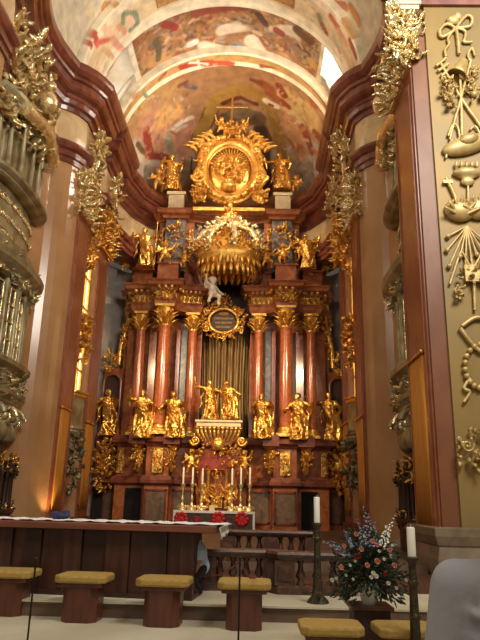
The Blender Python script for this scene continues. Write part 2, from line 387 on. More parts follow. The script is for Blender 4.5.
# --- semi-dome over the apse
DRX, DRY, DRZ = 4.85, 9.0, 5.3
def fdome(p):
    if p.y < YD: return -1
    return (p.x/DRX)**2+((p.y-YD)/DRY)**2+((p.z-ZV)/DRZ)**2-1
nu, nv = 300, 230
U = np.linspace(0, PI, nu); W = np.linspace(0, PI/2, nv)
uu, ww = np.meshgrid(U, W)      # u around the arch, w from the arch to the back
V = np.stack([DRX*np.cos(uu)*np.cos(ww), YD+DRY*np.sin(ww), ZV+DRZ*np.sin(uu)*np.cos(ww)], -1).reshape(-1, 3)
C = np.tile(np.array(srgb(176, 132, 92)), (len(V), 1))
Vw = warp(V, .05)
# sky wash: rose on the left, straw yellow on the right
bl = [(120, 165, 175, 165, 30, (200, 186, 168)), (285, 170, 340, 165, 30, (176, 160, 142)), (130, 120, 160, 90, 26, (190, 150, 100)), (150, 125, 185, 140, 24, (204, 146, 120)),
      (160, 118, 172, 112, 14, (226, 176, 112)), (290, 100, 312, 118, 18, (206, 172, 108)), (292, 125, 300, 150, 14, (196, 142, 96)), (315, 100, 325, 90, 9, (170, 96, 60)),
      (205, 190, 200, 130, 9, (168, 132, 62)), (200, 130, 212, 102, 8, (176, 138, 66)), (212, 102, 232, 90, 8, (180, 140, 66)), (232, 90, 256, 92, 8, (180, 140, 66)), (256, 92, 272, 110, 8, (170, 130, 62)), (272, 110, 282, 150, 8, (160, 120, 58)), (282, 150, 286, 190, 8, (150, 110, 54)),
      (218, 190, 220, 130, 9, (92, 68, 46)), (268, 190, 262, 130, 10, (84, 58, 42)), (222, 120, 258, 118, 11, (112, 86, 60)), (235, 112, 246, 112, 9, (140, 118, 92)), (240, 150, 240, 180, 22, (70, 50, 38)),
      (222, 102, 240, 97, 3, (120, 60, 34)), (240, 97, 256, 103, 3, (120, 60, 34)),
      (212, 180, 210, 128, 1.6, (120, 88, 40)), (210, 128, 218, 110, 1.6, (120, 88, 40)), (262, 108, 274, 150, 1.6, (110, 78, 38)), (192, 180, 192, 135, 1.8, (132, 98, 48)), (192, 135, 204, 106, 1.8, (132, 98, 48)),
      # left group: rose-red robes, pale wings
      (144, 132, 150, 154, 7, (166, 70, 48)), (150, 154, 166, 158, 5, (156, 66, 50)), (150, 128, 154, 122, 3.2, (214, 170, 136)), (140, 150, 148, 160, 4, (190, 110, 80)), (152, 138, 158, 150, 3.4, (198, 150, 110)),
      (166, 136, 170, 154, 5, (158, 160, 130)), (166, 124, 168, 128, 3, (220, 170, 130)), (172, 128, 190, 116, 3.2, (226, 214, 196)), (170, 134, 184, 126, 2.6, (214, 196, 176)), (160, 132, 172, 134, 2, (214, 160, 126)), (136, 146, 142, 152, 4, (120, 98, 60)),
      (126, 172, 134, 180, 6, (150, 140, 130)), (120, 150, 142, 160, 5, (222, 208, 186)), (142, 160, 166, 166, 3.5, (216, 196, 172)), (150, 170, 164, 176, 5, (186, 170, 150)),
      # right group: russet robes
      (306, 128, 312, 150, 6, (150, 62, 34)), (300, 134, 308, 126, 3.6, (196, 128, 84)), (316, 134, 326, 146, 5, (158, 82, 46)), (312, 120, 316, 124, 2.8, (210, 152, 110)), (326, 124, 330, 134, 4, (130, 70, 42)), (298, 146, 322, 156, 3.2, (186, 110, 70)), (322, 150, 332, 156, 3.4, (140, 60, 40)), (304, 140, 310, 142, 2.2, (204, 168, 130)), (290, 140, 296, 148, 3, (168, 98, 62)),
      # upper right cluster
      (262, 82, 274, 90, 6, (156, 88, 50)), (270, 92, 284, 102, 6, (168, 92, 52)), (280, 84, 286, 94, 5, (150, 72, 42)), (252, 78, 262, 82, 3, (128, 74, 48)), (284, 100, 290, 106, 4, (146, 70, 44)), (266, 100, 278, 105, 4, (232, 214, 186)), (270, 103, 274, 104, 1.8, (150, 52, 40)),
      # upper left: flying red drapery
      (178, 84, 186, 80, 3.2, (130, 84, 60)), (186, 84, 196, 86, 3, (110, 100, 110)), (170, 78, 180, 74, 3, (176, 110, 70))]
px_strokes(V, C, bl, fdome, Vw)
R = random.Random(5)
for i in range(420):
    side = R.random() < .5
    x = R.uniform(122, 192) if side else R.uniform(278, 338); y = R.uniform(80, 178)
    h_ = hit(x, y, fdome)
    if h_ is None: continue
    q = hit(x+R.uniform(-4, 4), y+R.uniform(-4, 4), fdome) or h_
    stroke(Vw, C, h_, q, R.uniform(.03, .09), srgb(*R.choice([(206, 160, 110), (190, 120, 84), (220, 196, 164), (150, 92, 62), (176, 140, 96)])), .8, .55)
vv, ff, cc = painted('', V, nu, nv, C); dome = make_painted('ceiling_apse', vv, ff, cc); tag(dome, kind='structure')
# --- barrel over the choir with lunette openings
def fbar(p): return p.x**2+(p.z-ZV)**2-RV**2 if p.y < YD else 1
Y0, Y1 = 10.5, YD
nu, nv = 330, 330
U = np.linspace(0, PI, nu); Wy = np.linspace(Y0, Y1, nv)
uu, ww = np.meshgrid(U, Wy)
V = np.stack([RV*np.cos(uu), ww, ZV+RV*np.sin(uu)], -1).reshape(-1, 3)
C = np.tile(np.array(srgb(214, 200, 172)), (len(V), 1)); Vw = warp(V, .06)
Rb = random.Random(11)
band = V[:, 1] > 19.3
C[band] = np.array(srgb(150, 108, 70))
pal = [(150, 104, 62), (168, 122, 78), (130, 88, 54), (112, 72, 44), (160, 110, 64), (190, 148, 102), (214, 186, 152), (146, 58, 44), (96, 78, 60), (150, 146, 140), (176, 128, 72), (120, 92, 62), (206, 160, 120), (134, 118, 108), (86, 60, 44)]
for i in range(1100):
    a = Rb.uniform(.7, PI-.7); y = Rb.uniform(19.3, 21.7); L = Rb.uniform(.03, .32); th = Rb.uniform(0, PI); da = math.cos(th)*L/RV; dy = math.sin(th)*L
    p = (RV*math.cos(a), y, ZV+RV*math.sin(a)); q = (RV*math.cos(a+da), y+dy, ZV+RV*math.sin(a+da))
    stroke(Vw, C, p, q, Rb.uniform(.03, .11), srgb(*Rb.choice(pal)), .7, .7)
px_strokes(V, C, [(240, 45, 236, 46, 6, (126, 124, 128)), (222, 30, 300, 32, 7, (206, 190, 166)), (252, 40, 262, 50, 8, (216, 200, 178)), (205, 44, 225, 52, 7, (214, 200, 176)), (190, 42, 196, 40, 4, (222, 214, 200)), (142, 62, 170, 60, 7, (182, 138, 88)), (300, 30, 312, 40, 6, (110, 76, 46)),
    (165, 24, 172, 26, 5, (150, 56, 50)), (258, 14, 264, 22, 4, (80, 56, 46)), (276, 28, 282, 32, 4.5, (140, 66, 60)), (236, 46, 242, 50, 4, (100, 98, 108)), (196, 12, 240, 6, 5, (140, 70, 50)), (310, 60, 318, 68, 5, (190, 150, 80)), (155, 40, 158, 58, 4, (104, 92, 70))], fbar, Vw)
for sgn in (-1, 1):     # plain grey-blue panels around the lunettes
    m = (V[:, 1] > 19.2) & (V[:, 0]*sgn > RV*math.cos(.74)); C[m] = np.array(srgb(176, 168, 150))
    m2 = (V[:, 1] > 19.2) & (V[:, 0]*sgn > RV*math.cos(.74)) & (V[:, 0]*sgn < RV*math.cos(.68)); C[m2] = np.array(srgb(226, 214, 188))
# nearer bay: cream field with painted garlands and red-robed figures on each haunch
px_strokes(V, C, [(96, 34, 106, 46, 4, (176, 66, 56)), (92, 28, 90, 44, 2.6, (170, 60, 52)), (90, 46, 106, 36, 2, (196, 120, 100)), (106, 52, 112, 62, 4, (206, 160, 126)), (122, 12, 132, 24, 6, (132, 142, 112)), (104, 4, 120, 2, 5, (196, 140, 70)), (100, 14, 110, 20, 4, (214, 178, 150)), (112, 34, 124, 40, 5, (190, 130, 106)),
    (98, 60, 110, 70, 3, (196, 160, 120)), (118, 28, 126, 30, 4, (210, 170, 140)), (86, 8, 92, 16, 4, (216, 196, 160)), (336, 14, 342, 26, 5, (150, 84, 60)), (346, 30, 352, 44, 5, (176, 120, 90)), (324, 22, 330, 34, 5, (134, 120, 80)), (340, 40, 348, 52, 4, (160, 60, 50)), (352, 8, 360, 20, 5, (196, 140, 84)), (356, 44, 362, 56, 4, (200, 176, 150)), (334, 2, 346, 6, 4, (190, 120, 84))], fbar, Vw)
keep = []
A0, A1 = math.radians(9), math.radians(40); YH0, YH1 = 19.65, 21.25
for j in range(nv-1):
    for i in range(nu-1):
        a = (U[i]+U[i+1])/2; y = (Wy[j]+Wy[j+1])/2
        if YH0 < y < YH1 and (A0 < a < A1 or PI-A1 < a < PI-A0): continue
        keep.append((j*nu+i, j*nu+i+1, (j+1)*nu+i+1, (j+1)*nu+i))
ceil = make_painted('ceiling_choir', V, keep, C); tag(ceil, kind='structure')
for s, k in ((-1, 1), (1, 2)):
    zl = ZV+RV*math.sin(A0); zh = ZV+RV*math.sin(A1); xi0 = RV*math.cos(A0); xi1 = RV*math.cos(A1); xo = 6.3
    mb = MB()
    for y in (YH0, YH1):
        d = -.1 if y == YH0 else .1
        mb.prism_y([(s*(xi0-.02), zl-.05), (s*xo, zl-.05), (s*xo, zh+.05), (s*(xi1-.02), zh+.05)], min(y, y+d), max(y, y+d))
    mb.box(min(s*xi0, s*xo), max(s*xi0, s*xo), YH0-.1, YH1+.1, zl-.15, zl); mb.box(min(s*xi1, s*xo), max(s*xi1, s*xo), YH0-.1, YH1+.1, zh, zh+.12)
    struct('wall_lunette_'+('left' if s < 0 else 'right'), mb, 'white')
    mb = MB(); mb.box(min(s*xo, s*(xo+.05)), max(s*xo, s*(xo+.05)), YH0-.1, YH1+.1, zl, zh); pane = struct('window_%d' % k, mb, 'winglow' if s > 0 else 'windim')
    mb = MB()
    for t in (.33, .66): mb.box(min(s*(xo-.06), s*xo), max(s*(xo-.06), s*xo), YH0+(YH1-YH0)*t-.02, YH0+(YH1-YH0)*t+.02, zl, zh)
    for t in (.3, .6): mb.box(min(s*(xo-.06), s*xo), max(s*(xo-.06), s*xo), YH0, YH1, zl+(zh-zl)*t-.02, zl+(zh-zl)*t+.02)
    mb.obj('glazing_bar', 'white', parent=pane)
# ribs: two moulded transverse arches with gilt panels
def rib(name, ya, yb, rin, m, extra=None):
    prof = [(ya, 0.35), (ya, 0.0), (ya+.12, -.03), (ya+.16, .05), (yb-.16, .05), (yb-.12, -.03), (yb, 0), (yb, .35)]
    n = 80; mb = MB(); vs = []; K = len(prof)
    for i in range(n+1):
        a = PI*i/n
        for y, d in prof: vs.append(((rin+d)*math.cos(a), y, ZV+(rin+d)*math.sin(a)))
    mb.add(vs, [(i*K+k, i*K+(k+1) % K, (i+1)*K+(k+1) % K, (i+1)*K+k) for i in range(n) for k in range(K)], False)
    return struct(name, mb, m)
def prib(name, ya, yb, rin, base, band, lst, seed):
    """painted transverse arch: moulded edges, flat soffit carrying painted garlands"""
    K = 26; n = 300; prof = []
    for k in range(K):
        t = k/(K-1); y = ya+(yb-ya)*t; e = min(t, 1-t)*(yb-ya); prof.append((y, 0 if e < .05 else (-.04 if e < .12 else (.04 if e < .2 else .05))))
    prof = [(ya, .38)]+prof+[(yb, .38)]; K = len(prof)
    V = np.array([((rin+d)*math.cos(PI*i/n), y, ZV+(rin+d)*math.sin(PI*i/n)) for i in range(n+1) for y, d in prof])
    C = np.tile(np.array(srgb(*base)), (len(V), 1)); w_ = yb-ya
    m = (V[:, 1] > ya+w_*.24) & (V[:, 1] < yb-w_*.24); C[m] = np.array(srgb(*band))
    Vw = warp(V, .04); fn = lambda p: (p.x**2+(p.z-ZV)**2-(rin+.04)**2)
    R = random.Random(seed)
    for i in range(150):
        a = R.uniform(.1, PI-.1); y = R.uniform(ya+w_*.28, yb-w_*.28); p = np.array((rin*math.cos(a), y, ZV+rin*math.sin(a)))
        q = p+np.array((R.uniform(-.2, .2), R.uniform(-.1, .1), R.uniform(-.2, .2))); stroke(Vw, C, p, q, R.uniform(.02, .06), srgb(*R.choice([(150, 110, 60), (206, 176, 120), (160, 96, 60), (190, 150, 90)])), .7, .5)
    for x1, y1, x2, y2, rp, c in lst:
        a = hit(x1, y1, fn); b = hit(x2, y2, fn)
        if a is not None and b is not None: stroke(Vw, C, a, b, rp*.036, srgb(*c), .3)
    fs = [(i*K+k, i*K+k+1, (i+1)*K+k+1, (i+1)*K+k) for i in range(n) for k in range(K-1)]
    me = bpy.data.meshes.new(name); me.from_pydata([tuple(v) for v in V], [], fs)
    a_ = me.color_attributes.new('paint', 'FLOAT_COLOR', 'POINT'); c4 = np.ones((len(V), 4)); c4[:, :3] = C; a_.data.foreach_set('color', c4.ravel()); me.update(); me.materials.append(M['fresco'])
    o = bpy.data.objects.new(name, me); col.objects.link(o); return tag(o, kind='structure')
prib('ceiling_rib_near', 17.3, 19.25, RRIB+.02, (226, 212, 184), (212, 190, 152),
 [(92, 28, 98, 44, 4.5, (184, 74, 60)), (98, 44, 110, 40, 3, (196, 96, 80)), (88, 40, 92, 46, 3, (178, 66, 56)), (104, 28, 112, 34, 4, (224, 184, 156)), (112, 40, 120, 48, 4, (206, 150, 122)), (104, 50, 112, 58, 3.5, (196, 160, 120)),
  (124, 12, 134, 14, 3, (126, 138, 108)), (134, 14, 138, 24, 3, (126, 138, 108)), (138, 24, 130, 30, 3, (116, 130, 100)), (124, 12, 122, 24, 3, (126, 138, 108)), (128, 18, 132, 24, 3.2, (224, 178, 156)), (118, 26, 124, 32, 3.5, (200, 146, 116)), (110, 60, 104, 72, 3, (206, 190, 150)), (96, 10, 104, 4, 4, (196, 140, 76)), (108, 4, 116, 1, 4, (190, 130, 70)),
  (318, 16, 322, 26, 4, (140, 134, 96)), (322, 26, 326, 34, 3.5, (150, 92, 64)), (330, 18, 338, 30, 4.5, (186, 106, 78)), (338, 32, 346, 44, 4, (206, 150, 110)), (344, 20, 352, 34, 4.5, (196, 146, 84)), (350, 42, 356, 56, 4, (170, 88, 66)), (334, 40, 340, 52, 3.5, (186, 170, 140)), (348, 58, 354, 66, 3, (206, 176, 140)), (346, 6, 354, 14, 4, (184, 110, 74)), (328, 6, 334, 14, 3, (214, 180, 140))], 21)
prib('ceiling_rib_apse', 21.65, 22.5, RRIB-.05, (230, 214, 184), (186, 150, 92),
 [(182, 67, 212, 62, 4.5, (176, 66, 44)), (206, 62, 234, 64, 3.5, (184, 82, 56)), (190, 63, 208, 63, 1.8, (232, 220, 200)), (198, 60, 200, 68, 1.6, (232, 220, 200)), (148, 84, 156, 78, 3.5, (206, 150, 118)), (142, 90, 148, 96, 3, (130, 140, 108)), (132, 98, 140, 90, 3.5, (200, 140, 104)), (126, 108, 132, 102, 3, (196, 156, 120)), (170, 74, 178, 70, 3, (206, 140, 104)), (160, 80, 166, 74, 2.6, (150, 92, 66)), (262, 66, 276, 70, 2.6, (150, 84, 56)), (318, 94, 324, 104, 3.5, (130, 134, 100)), (324, 104, 330, 114, 3.5, (176, 96, 66)), (310, 86, 316, 92, 3, (196, 130, 96)), (300, 78, 308, 84, 2.6, (200, 160, 110))], 22)
M['ribpaint'] = mat('gilt_panel_paint', srgb(178, 138, 84), .6, .05, base2=srgb(150, 100, 60), scale=5)
mb = MB()
def ribband(mb, r, y0, y1, a0, a1, n=12):
    vs = []
    for i in range(n+1):
        a = a0+(a1-a0)*i/n
        for y, d in ((y0, 0), (y1, 0), (y1, .05), (y0, .05)): vs.append(((r+d)*math.cos(a), y, ZV+(r+d)*math.sin(a)))
    mb.add(vs, [(i*4+k, i*4+(k+1) % 4, (i+1)*4+(k+1) % 4, (i+1)*4+k) for i in range(n) for k in range(4)]); mb.add(vs[:4], [(0, 1, 2, 3)]); mb.add(vs[-4:], [(0, 1, 2, 3)])
for k in range(7):
    a0 = math.radians(12+k*22.5)
    if 2 <= k <= 4: ribband(mb, RRIB+.035, 17.95, 18.6, a0+.01, a0+.36, 20)
tag(mb.obj('gilt_rib_panels', 'ribpaint'), kind='structure')
# painted fabric hanging over the apse arch (a flying red stucco drapery with white cross)
# ------------------------------------------------------------------ figures
def bake_remesh(name, mb, voxel, smooth=3):
    me = bpy.data.meshes.new(name+'_src'); me.from_pydata(mb.v, [], mb.f)
    import bmesh
    bm = bmesh.new(); bm.from_mesh(me); bmesh.ops.recalc_face_normals(bm, faces=bm.faces); bm.to_mesh(me); bm.free(); me.update()
    o = bpy.data.objects.new('tmp', me); col.objects.link(o)
    r = o.modifiers.new('r', 'REMESH'); r.mode = 'VOXEL'; r.voxel_size = voxel; r.use_smooth_shade = True
    if smooth: sm = o.modifiers.new('s', 'SMOOTH'); sm.factor = .5; sm.iterations = smooth
    dg = bpy.context.evaluated_depsgraph_get(); dg.update()
    out = bpy.data.meshes.new_from_object(o.evaluated_get(dg)); out.name = name
    bpy.data.objects.remove(o); bpy.data.meshes.remove(me)
    out.polygons.foreach_set('use_smooth', [True]*len(out.polygons))
    return out
def caps(mb, pts, rad, n=10):
    mb.tube(pts, rad, n)
    for p, r in ((pts[0], rad[0]), (pts[-1], rad[-1])): mb.ball(p, r*1.0, n, 7)
def hand(mb, p, d, r, side=1):
    d = Vector(d).normalized(); s = d.cross(UZ); s = s.normalized() if s.length > .1 else UX.copy(); nn = s.cross(d)
    mb.ball(p, (r, r*.9, r*1.1), 8, 6)
    for k in range(4):
        b = Vector(p)+s*(r*.8*(k-1.5)/1.5)+d*r*.5
        mb.tube([b, b+d*r*(1.0-.12*abs(k-1.5)), b+d*r*(1.6-.2*abs(k-1.5))+nn*-r*.4], [r*.3, r*.28, r*.2], 6)
    mb.tube([Vector(p)+s*side*r*.7, Vector(p)+s*side*r*1.3+d*r*.6], [r*.32, r*.22], 6)
def robed(H=1.0, seed=0, rh=(-.12, -.18, .1), lh=(.14, -.16, -.05), lean=0.0, turn=0.0, wings=False, staff=None, beard=True, sway=.04, cross=False, flutter=True):
    """draped saint, local coords: base z=0, facing -Y"""
    R = random.Random(seed); mb = MB(); n = 40
    prof = [(0, .135), (.04, .15), (.12, .135), (.25, .125), (.38, .12), (.48, .115), (.56, .10), (.62, .095), (.70, .115), (.77, .12), (.81, .10), (.835, .045)]
    vs = []; ph = R.uniform(0, 6)
    def cx(z): return sway*math.sin(z*5.0+.3)+lean*z*z, -.01*math.sin(z*7)
    for z, r in prof:
        fo = .24*max(0, 1-z/.75)+.05; ox, oy = cx(z)
        for i in range(n):
            a = 2*PI*i/n; rr = r*(1+fo*(math.sin(7*a+ph+z*5)*.6+math.sin(11*a+2*ph-z*7)*.5))
            vs.append((ox+rr*math.cos(a)*1.08, oy+rr*math.sin(a)*(.72 if z > .5 else .85), z))
    K = len(prof); mb.add(vs, [(j*n+i, j*n+(i+1) % n, (j+1)*n+(i+1) % n, (j+1)*n+i) for j in range(K-1) for i in range(n)], True)
    mb.add(vs[:n], [tuple(range(n))[::-1]]); mb.add(vs[-n:], [tuple(range(n))])
    ox, oy = cx(.8)
    hx, hy = ox+turn*.02, oy-.02
    mb.tube([(ox, oy, .8), (hx, hy, .88)], [.04, .035], 10)
    mb.ball((hx, hy, .925), (.05, .058, .066), 14, 10)
    Rz = Matrix.Rotation(turn, 3, 'Z')
    def hp(x, y, z): v = Rz @ Vector((x, y, z)); return (hx+v.x, hy+v.y, .925+v.z)
    mb.ball(hp(0, -.062, -.006), (.009, .014, .016), 8, 6); mb.ball(hp(0, -.054, -.03), (.018, .01, .006), 8, 5)
    for e in (-1, 1): mb.ball(hp(e*.02, -.052, .006), .008, 6, 5); mb.ball(hp(e*.05, 0, 0), (.008, .012, .018), 6, 5)
    mb.ball(hp(0, .015, .018), (.058, .055, .056), 12, 8)
    for k in range(8): a = PI*.15+k*PI*.7/7; mb.ball(hp(.052*math.cos(a), .03*math.sin(a)+.01, -.03+R.uniform(-.02, .02)), .02, 6, 5)
    if beard: 
        for k in range(3): mb.ball(hp((k-1)*.015, -.045, -.05-.012*(k == 1)), (.016, .016, .03), 7, 5)
    for sgn, hd in ((-1, rh), (1, lh)):
        sh = Vector((ox+sgn*.105, oy, .785)); hv = sh+Vector(hd); el = (sh+hv)/2+Vector((sgn*.07, .03, -.075))
        caps(mb, [sh, (sh+el)/2, el], [.048, .046, .042]); caps(mb, [el, (el+hv)/2, hv], [.042, .036, .022])
        hand(mb, hv+(hv-el).normalized()*.025, (hv-el), .02, -sgn)
        mb.tube([el+Vector((0, 0, -.01)), el+Vector((-sgn*.01, .02, -.09)), el+Vector((-sgn*.03, .02, -.16))], [.04, .03, .008], 8)  # hanging sleeve
    # cloak and sash swirls
    for k in range(5):
        z0 = .72-.06*k; x0 = -.11+.02*k
        mb.tube([(ox+x0, -.06, z0), (.01+.01*k, -.125, z0-.12-.02*k), (ox+.12, -.07, z0-.28)], [.018, .024, .014], 8)
        mb.tube([(R.uniform(-.12, .12), -.1, .42-.03*k), (R.uniform(-.1, .1), -.15, .22), (R.uniform(-.14, .14), -.14, .03)], [.02, .024, .03], 8)
    if flutter:
        sg = R.choice((-1, 1))
        mb.tube([(sg*.1, .04, .7), (sg*.18, .06, .55), (sg*.16, .05, .38), (sg*.22, .06, .24)], [.03, .045, .05, .015], 8, .6)
        mb.tube([(-sg*.1, .04, .6), (-sg*.15, .05, .4), (-sg*.14, .03, .15), (-sg*.17, .02, .05)], [.03, .035, .05, .03], 8, .7)
    for sgn in (-1, 1): mb.ball((sgn*.05, -.13, .02), (.025, .05, .02), 8, 6)
    # advanced knee under the cloth
    mb.tube([(.05*R.choice((-1, 1)), -.06, .45), (.05, -.115, .3), (.04, -.09, .06)], [.06, .055, .04], 10)
    mb.lathe([(.17, 0), (.175, .012), (.165, .03)], (0, 0, -.005), 20)
    if wings:
        for sgn in (-1, 1):
            for k in range(8): mb.leaf((sgn*.05, .06, .74-.02*k), (sgn*(.9), .35, 1.0-.36*k), (0, -1, 0), .36-.02*k, .04, .25, 5)
    me = bake_remesh('saint', mb, .0105, 1)
    parts = []
    if staff:
        a, b = staff; t = MB(); t.tube([a, b], [.011, .009], 8); t.ball(b, .022, 8, 6)
        if cross: t.box(b[0]-.05, b[0]+.05, b[1]-.01, b[1]+.01, b[2]-.07, b[2]-.05)
        parts.append(('staff', t))
    return me, parts
def putto_mesh(seed=0, pose=0):
    R = random.Random(seed+50); mb = MB()
    mb.ball((0, 0, .52), (.15, .12, .2), 12, 9); mb.ball((0, 0, .36), (.15, .13, .12), 12, 8); mb.ball((0, -.02, .84), (.13, .13, .14), 12, 9); mb.tube([(0, 0, .66), (0, -.01, .76)], [.07, .06], 8)
    mb.ball((0, -.15, .83), (.02, .025, .02), 6, 5)
    for k in range(10): a = k*.63; mb.ball((.1*math.cos(a), .03+.09*math.sin(a), .93-.03*(k % 3)), .045, 6, 5)
    for s in (-1, 1):
        up = (s == 1) == (pose % 2 == 0)
        h_ = Vector((s*.4, -.1, .9 if up else .42)); e = Vector((s*.28, -.02, .68 if up else .5))
        caps(mb, [(s*.13, 0, .64), e], [.06, .05]); caps(mb, [e, h_], [.05, .035]); mb.ball(h_, .045, 7, 6)
        k = Vector((s*.14, -.22 if s > 0 else -.1, .26)); f = Vector((s*.12+(.1 if pose > 1 else 0)*s, -.05, .04))
        caps(mb, [(s*.08, 0, .36), k], [.09, .07]); caps(mb, [k, f], [.065, .04]); mb.ball(f+Vector((0, -.05, -.01)), (.04, .08, .035), 8, 6)
        for q in range(5): mb.leaf((s*.06, .1, .62), (s*1.0, .3, .9-.35*q), FR, .36-.03*q, .05, .3, 4)
    mb.tube([(-.16, -.05, .42), (0, -.16, .36), (.17, -.04, .42), (.3, .05, .3)], [.05, .05, .05, .02], 8)
    return bake_remesh('putto', mb, .02, 1)
def put_mesh(name, me, m, loc, H, rz=0, label=None, cat=None, group=None, parts=(), pm=None, wide=1.0):
    if parts:
        e = thing(name, loc, label, cat, group); e.rotation_euler.z = rz; e.scale = (H*wide, H*wide, H)
        if not me.materials: me.materials.append(M[m])
        b = bpy.data.objects.new('figure', me); col.objects.link(b); b.parent = e
        for nm, t in parts:
            t.local = True; o = t.obj(nm, pm or m); o.parent = e
        return e
    if not me.materials: me.materials.append(M[m])
    o = bpy.data.objects.new(name, me); col.objects.link(o); o.location = loc; o.scale = (H*wide, H*wide, H); o.rotation_euler.z = rz
    return tag(o, label, cat, group)
# ------------------------------------------------------------------ pilasters along the choir walls
def pilaster(s, y0, y1, x, ztop, label, capmat='gold', seed=1, base=True, ww=.16):
    t = thing('pilaster', (s*x, (y0+y1)/2, L1), label, 'pilaster')
    xa, xb = sorted((s*(x-.06), s*(x+.1)))
    mb = MB(); mb.box(xa, xb, y0, y1, L1+.5, ztop)
    for yy in (y0+.12, y1-.17): mb.box(*sorted((s*(x-.09), s*(x-.05))), yy, yy+.05, L1+.9, ztop-.3)
    mb.obj('shaft', 'pink', parent=t)
    mb = MB(); mb.box(*sorted((s*(x-.14), s*(x+.1))), y0-.04, y1+.04, L1, L1+.5); mb.obj('base', 'cornice', parent=t)
    mb = MB(); mb.box(*sorted((s*(x-.16), s*(x+.1))), y0-.05, y1+.05, ztop, ztop+.12); mb.box(*sorted((s*(x-.3), s*(x+.1))), y0-.15, y1+.12, ZA0-.16, ZA0)
    mb.box(*sorted((s*(x-.1), s*(x+.1))), y0, y1, ztop+.12, ZA0-.16)
    zc = (ztop+ZA0)/2; hh = ZA0-ztop
    orn(mb, (s*(x-.12), (y0+y1)/2, zc), UY, UZ, (-s, 0, 0), (y1-y0)*1.1, hh*1.1, 70, .3, seed, False)
    orn(mb, (s*x, y0-.06, zc), UX, UZ, FR, ww*2.2, hh*1.1, 30, .28, seed+1, False)
    for yy in (y0, y1):
        mb.scroll((s*(x-.3), yy, ZA0-.3), (-s, 0, 0), UZ, .2, .05, 1.5, 1, 0); 
        for q in range(4): mb.leaf((s*(x-.1), yy, ztop+.1+.25*q), (-s*.6, 0, 1), (-s, 0, 0), .45, .12, .9)
    mb.obj('capital', capmat, parent=t, label=None)
    return t
ZPT = 10.25
pilaster(-1, 18.0, 19.4, 4.5, ZPT, 'pink marble pilaster on the left wall carrying the nearer ochre banner', 'paleg', 3)
pilaster(-1, 20.9, 22.3, 4.5, ZPT, 'pink marble pilaster on the left wall next to the altarpiece', 'gold', 5)
pilaster(1, 18.0, 19.4, 4.5, ZPT, 'pink marble pilaster on the right wall just beyond the dark right gallery', 'paleg', 7)
pilaster(1, 20.9, 22.3, 4.5, ZPT, 'pink marble pilaster on the right wall next to the altarpiece', 'gold', 9)
pilaster(1, 11.05, 12.6, 4.46, ZPT, 'tall pink marble pilaster of the right foreground pier beside the trophy panel', 'paleg', 11)
# tall gilt ornament rising past the cornice above the nearer capitals (palm sprays and cherubs)
def spray(name, x, y, z0, z1, s, seed, label, m='paleg', w=.7, cnt=60, size=.34):
    mb = MB(); zc = (z0+z1)/2
    mb.tube([(s*x, y, z0), (s*(x-.12), y-.05, zc), (s*(x-.05), y-.1, z1)], [.1, .09, .05], 8)
    orn(mb, (s*(x-.08), y-.06, zc), UX, UZ, (-s*.6, -.8, 0), w, z1-z0, cnt, size, seed, True, 1.0)
    return mb.obj(name, m, label=label, cat='ornament')
spray('gilded_spray', 4.3, 18.7, 11.5, 13.6, -1, 21, 'gilded leaf spray against the brown cornice above the nearer left pilaster', w=.5, cnt=55)
spray('gilded_spray', 4.3, 21.5, 11.5, 13.3, -1, 22, 'gilded leaf spray against the frieze above the left pilaster by the altarpiece', w=.4, cnt=40)
spray('gilded_spray', 4.3, 21.5, 11.5, 13.3, 1, 23, 'gilded leaf spray against the frieze above the right pilaster by the altarpiece', w=.4, cnt=40)
spray('gilded_spray', 4.25, 18.7, 11.5, 13.6, 1, 24, 'gilded leaf spray against the brown cornice above the middle right pilaster', w=.5, cnt=55)
# trophy of gilt bracket on the near right pier's entablature
t = thing('gilded_bracket', (4.35, 11.05, 10.4), 'large pale gilt bracket with white cap at the top of the right foreground pier', 'ornament')
p0 = P(403, 12, 11.0)
mb = MB(); orn(mb, (4.3, 11.05, (10.2+p0.z)/2+.1), UX, UZ, (-.6, -.8, 0), .5, p0.z-10.1, 110, .3, 31, True, .8, 8)
mb.tube([(4.4, 11.1, 10.3), (4.3, 11.05, 11.2), (4.32, 11.05, p0.z)], [.12, .15, .1], 10); mb.obj('carving', 'paleg', parent=t)
mb = MB(); mb.box(4.14, 4.6, 10.8, 11.3, p0.z-.1, p0.z); mb.box(4.1, 4.64, 10.76, 11.34, p0.z, p0.z+.08); mb.obj('cap', 'white', parent=t, label='white moulded cap')
# banners
def banner(s, y0, y1, ytop, pxt, label):
    zt = ytop; t = thing('banner', (s*4.38, (y0+y1)/2, zt), label, 'banner', None)
    mb = MB(); n = 10; vs = []
    for j, z in enumerate((L1+.75, zt*.5, zt)):
        for i in range(n+1):
            y = y0+(y1-y0)*i/n; vs.append((s*(4.385+.012*math.sin(i*2.1+j)), y, z))
    W_ = n+1; fs = [(j*W_+i, j*W_+i+1, (j+1)*W_+i+1, (j+1)*W_+i) for j in range(2) for i in range(n)]
    mb.add(vs, fs, True); o = mb.obj('cloth', 'banner', parent=t); md = o.modifiers.new('s', 'SOLIDIFY'); md.thickness = .02
    mb = MB(); mb.tube([(s*4.36, y0-.04, zt+.02), (s*4.36, y1+.04, zt+.02)], .03, 8); mb.ball((s*4.36, y0-.05, zt+.02), .045); mb.obj('rod', 'gold', parent=t)
banner(-1, 18.1, 18.95, P(57, 409, 18.5).z, 0, 'long ochre cloth banner hanging on the nearer left pilaster')
banner(-1, 21.0, 22.0, P(87, 424, 21.5).z, 0, 'long ochre cloth banner on the left pilaster beside the altarpiece')
banner(1, 11.4, 12.5, P(419, 360, 12).z, 0, 'long ochre cloth banner on the right foreground pier')
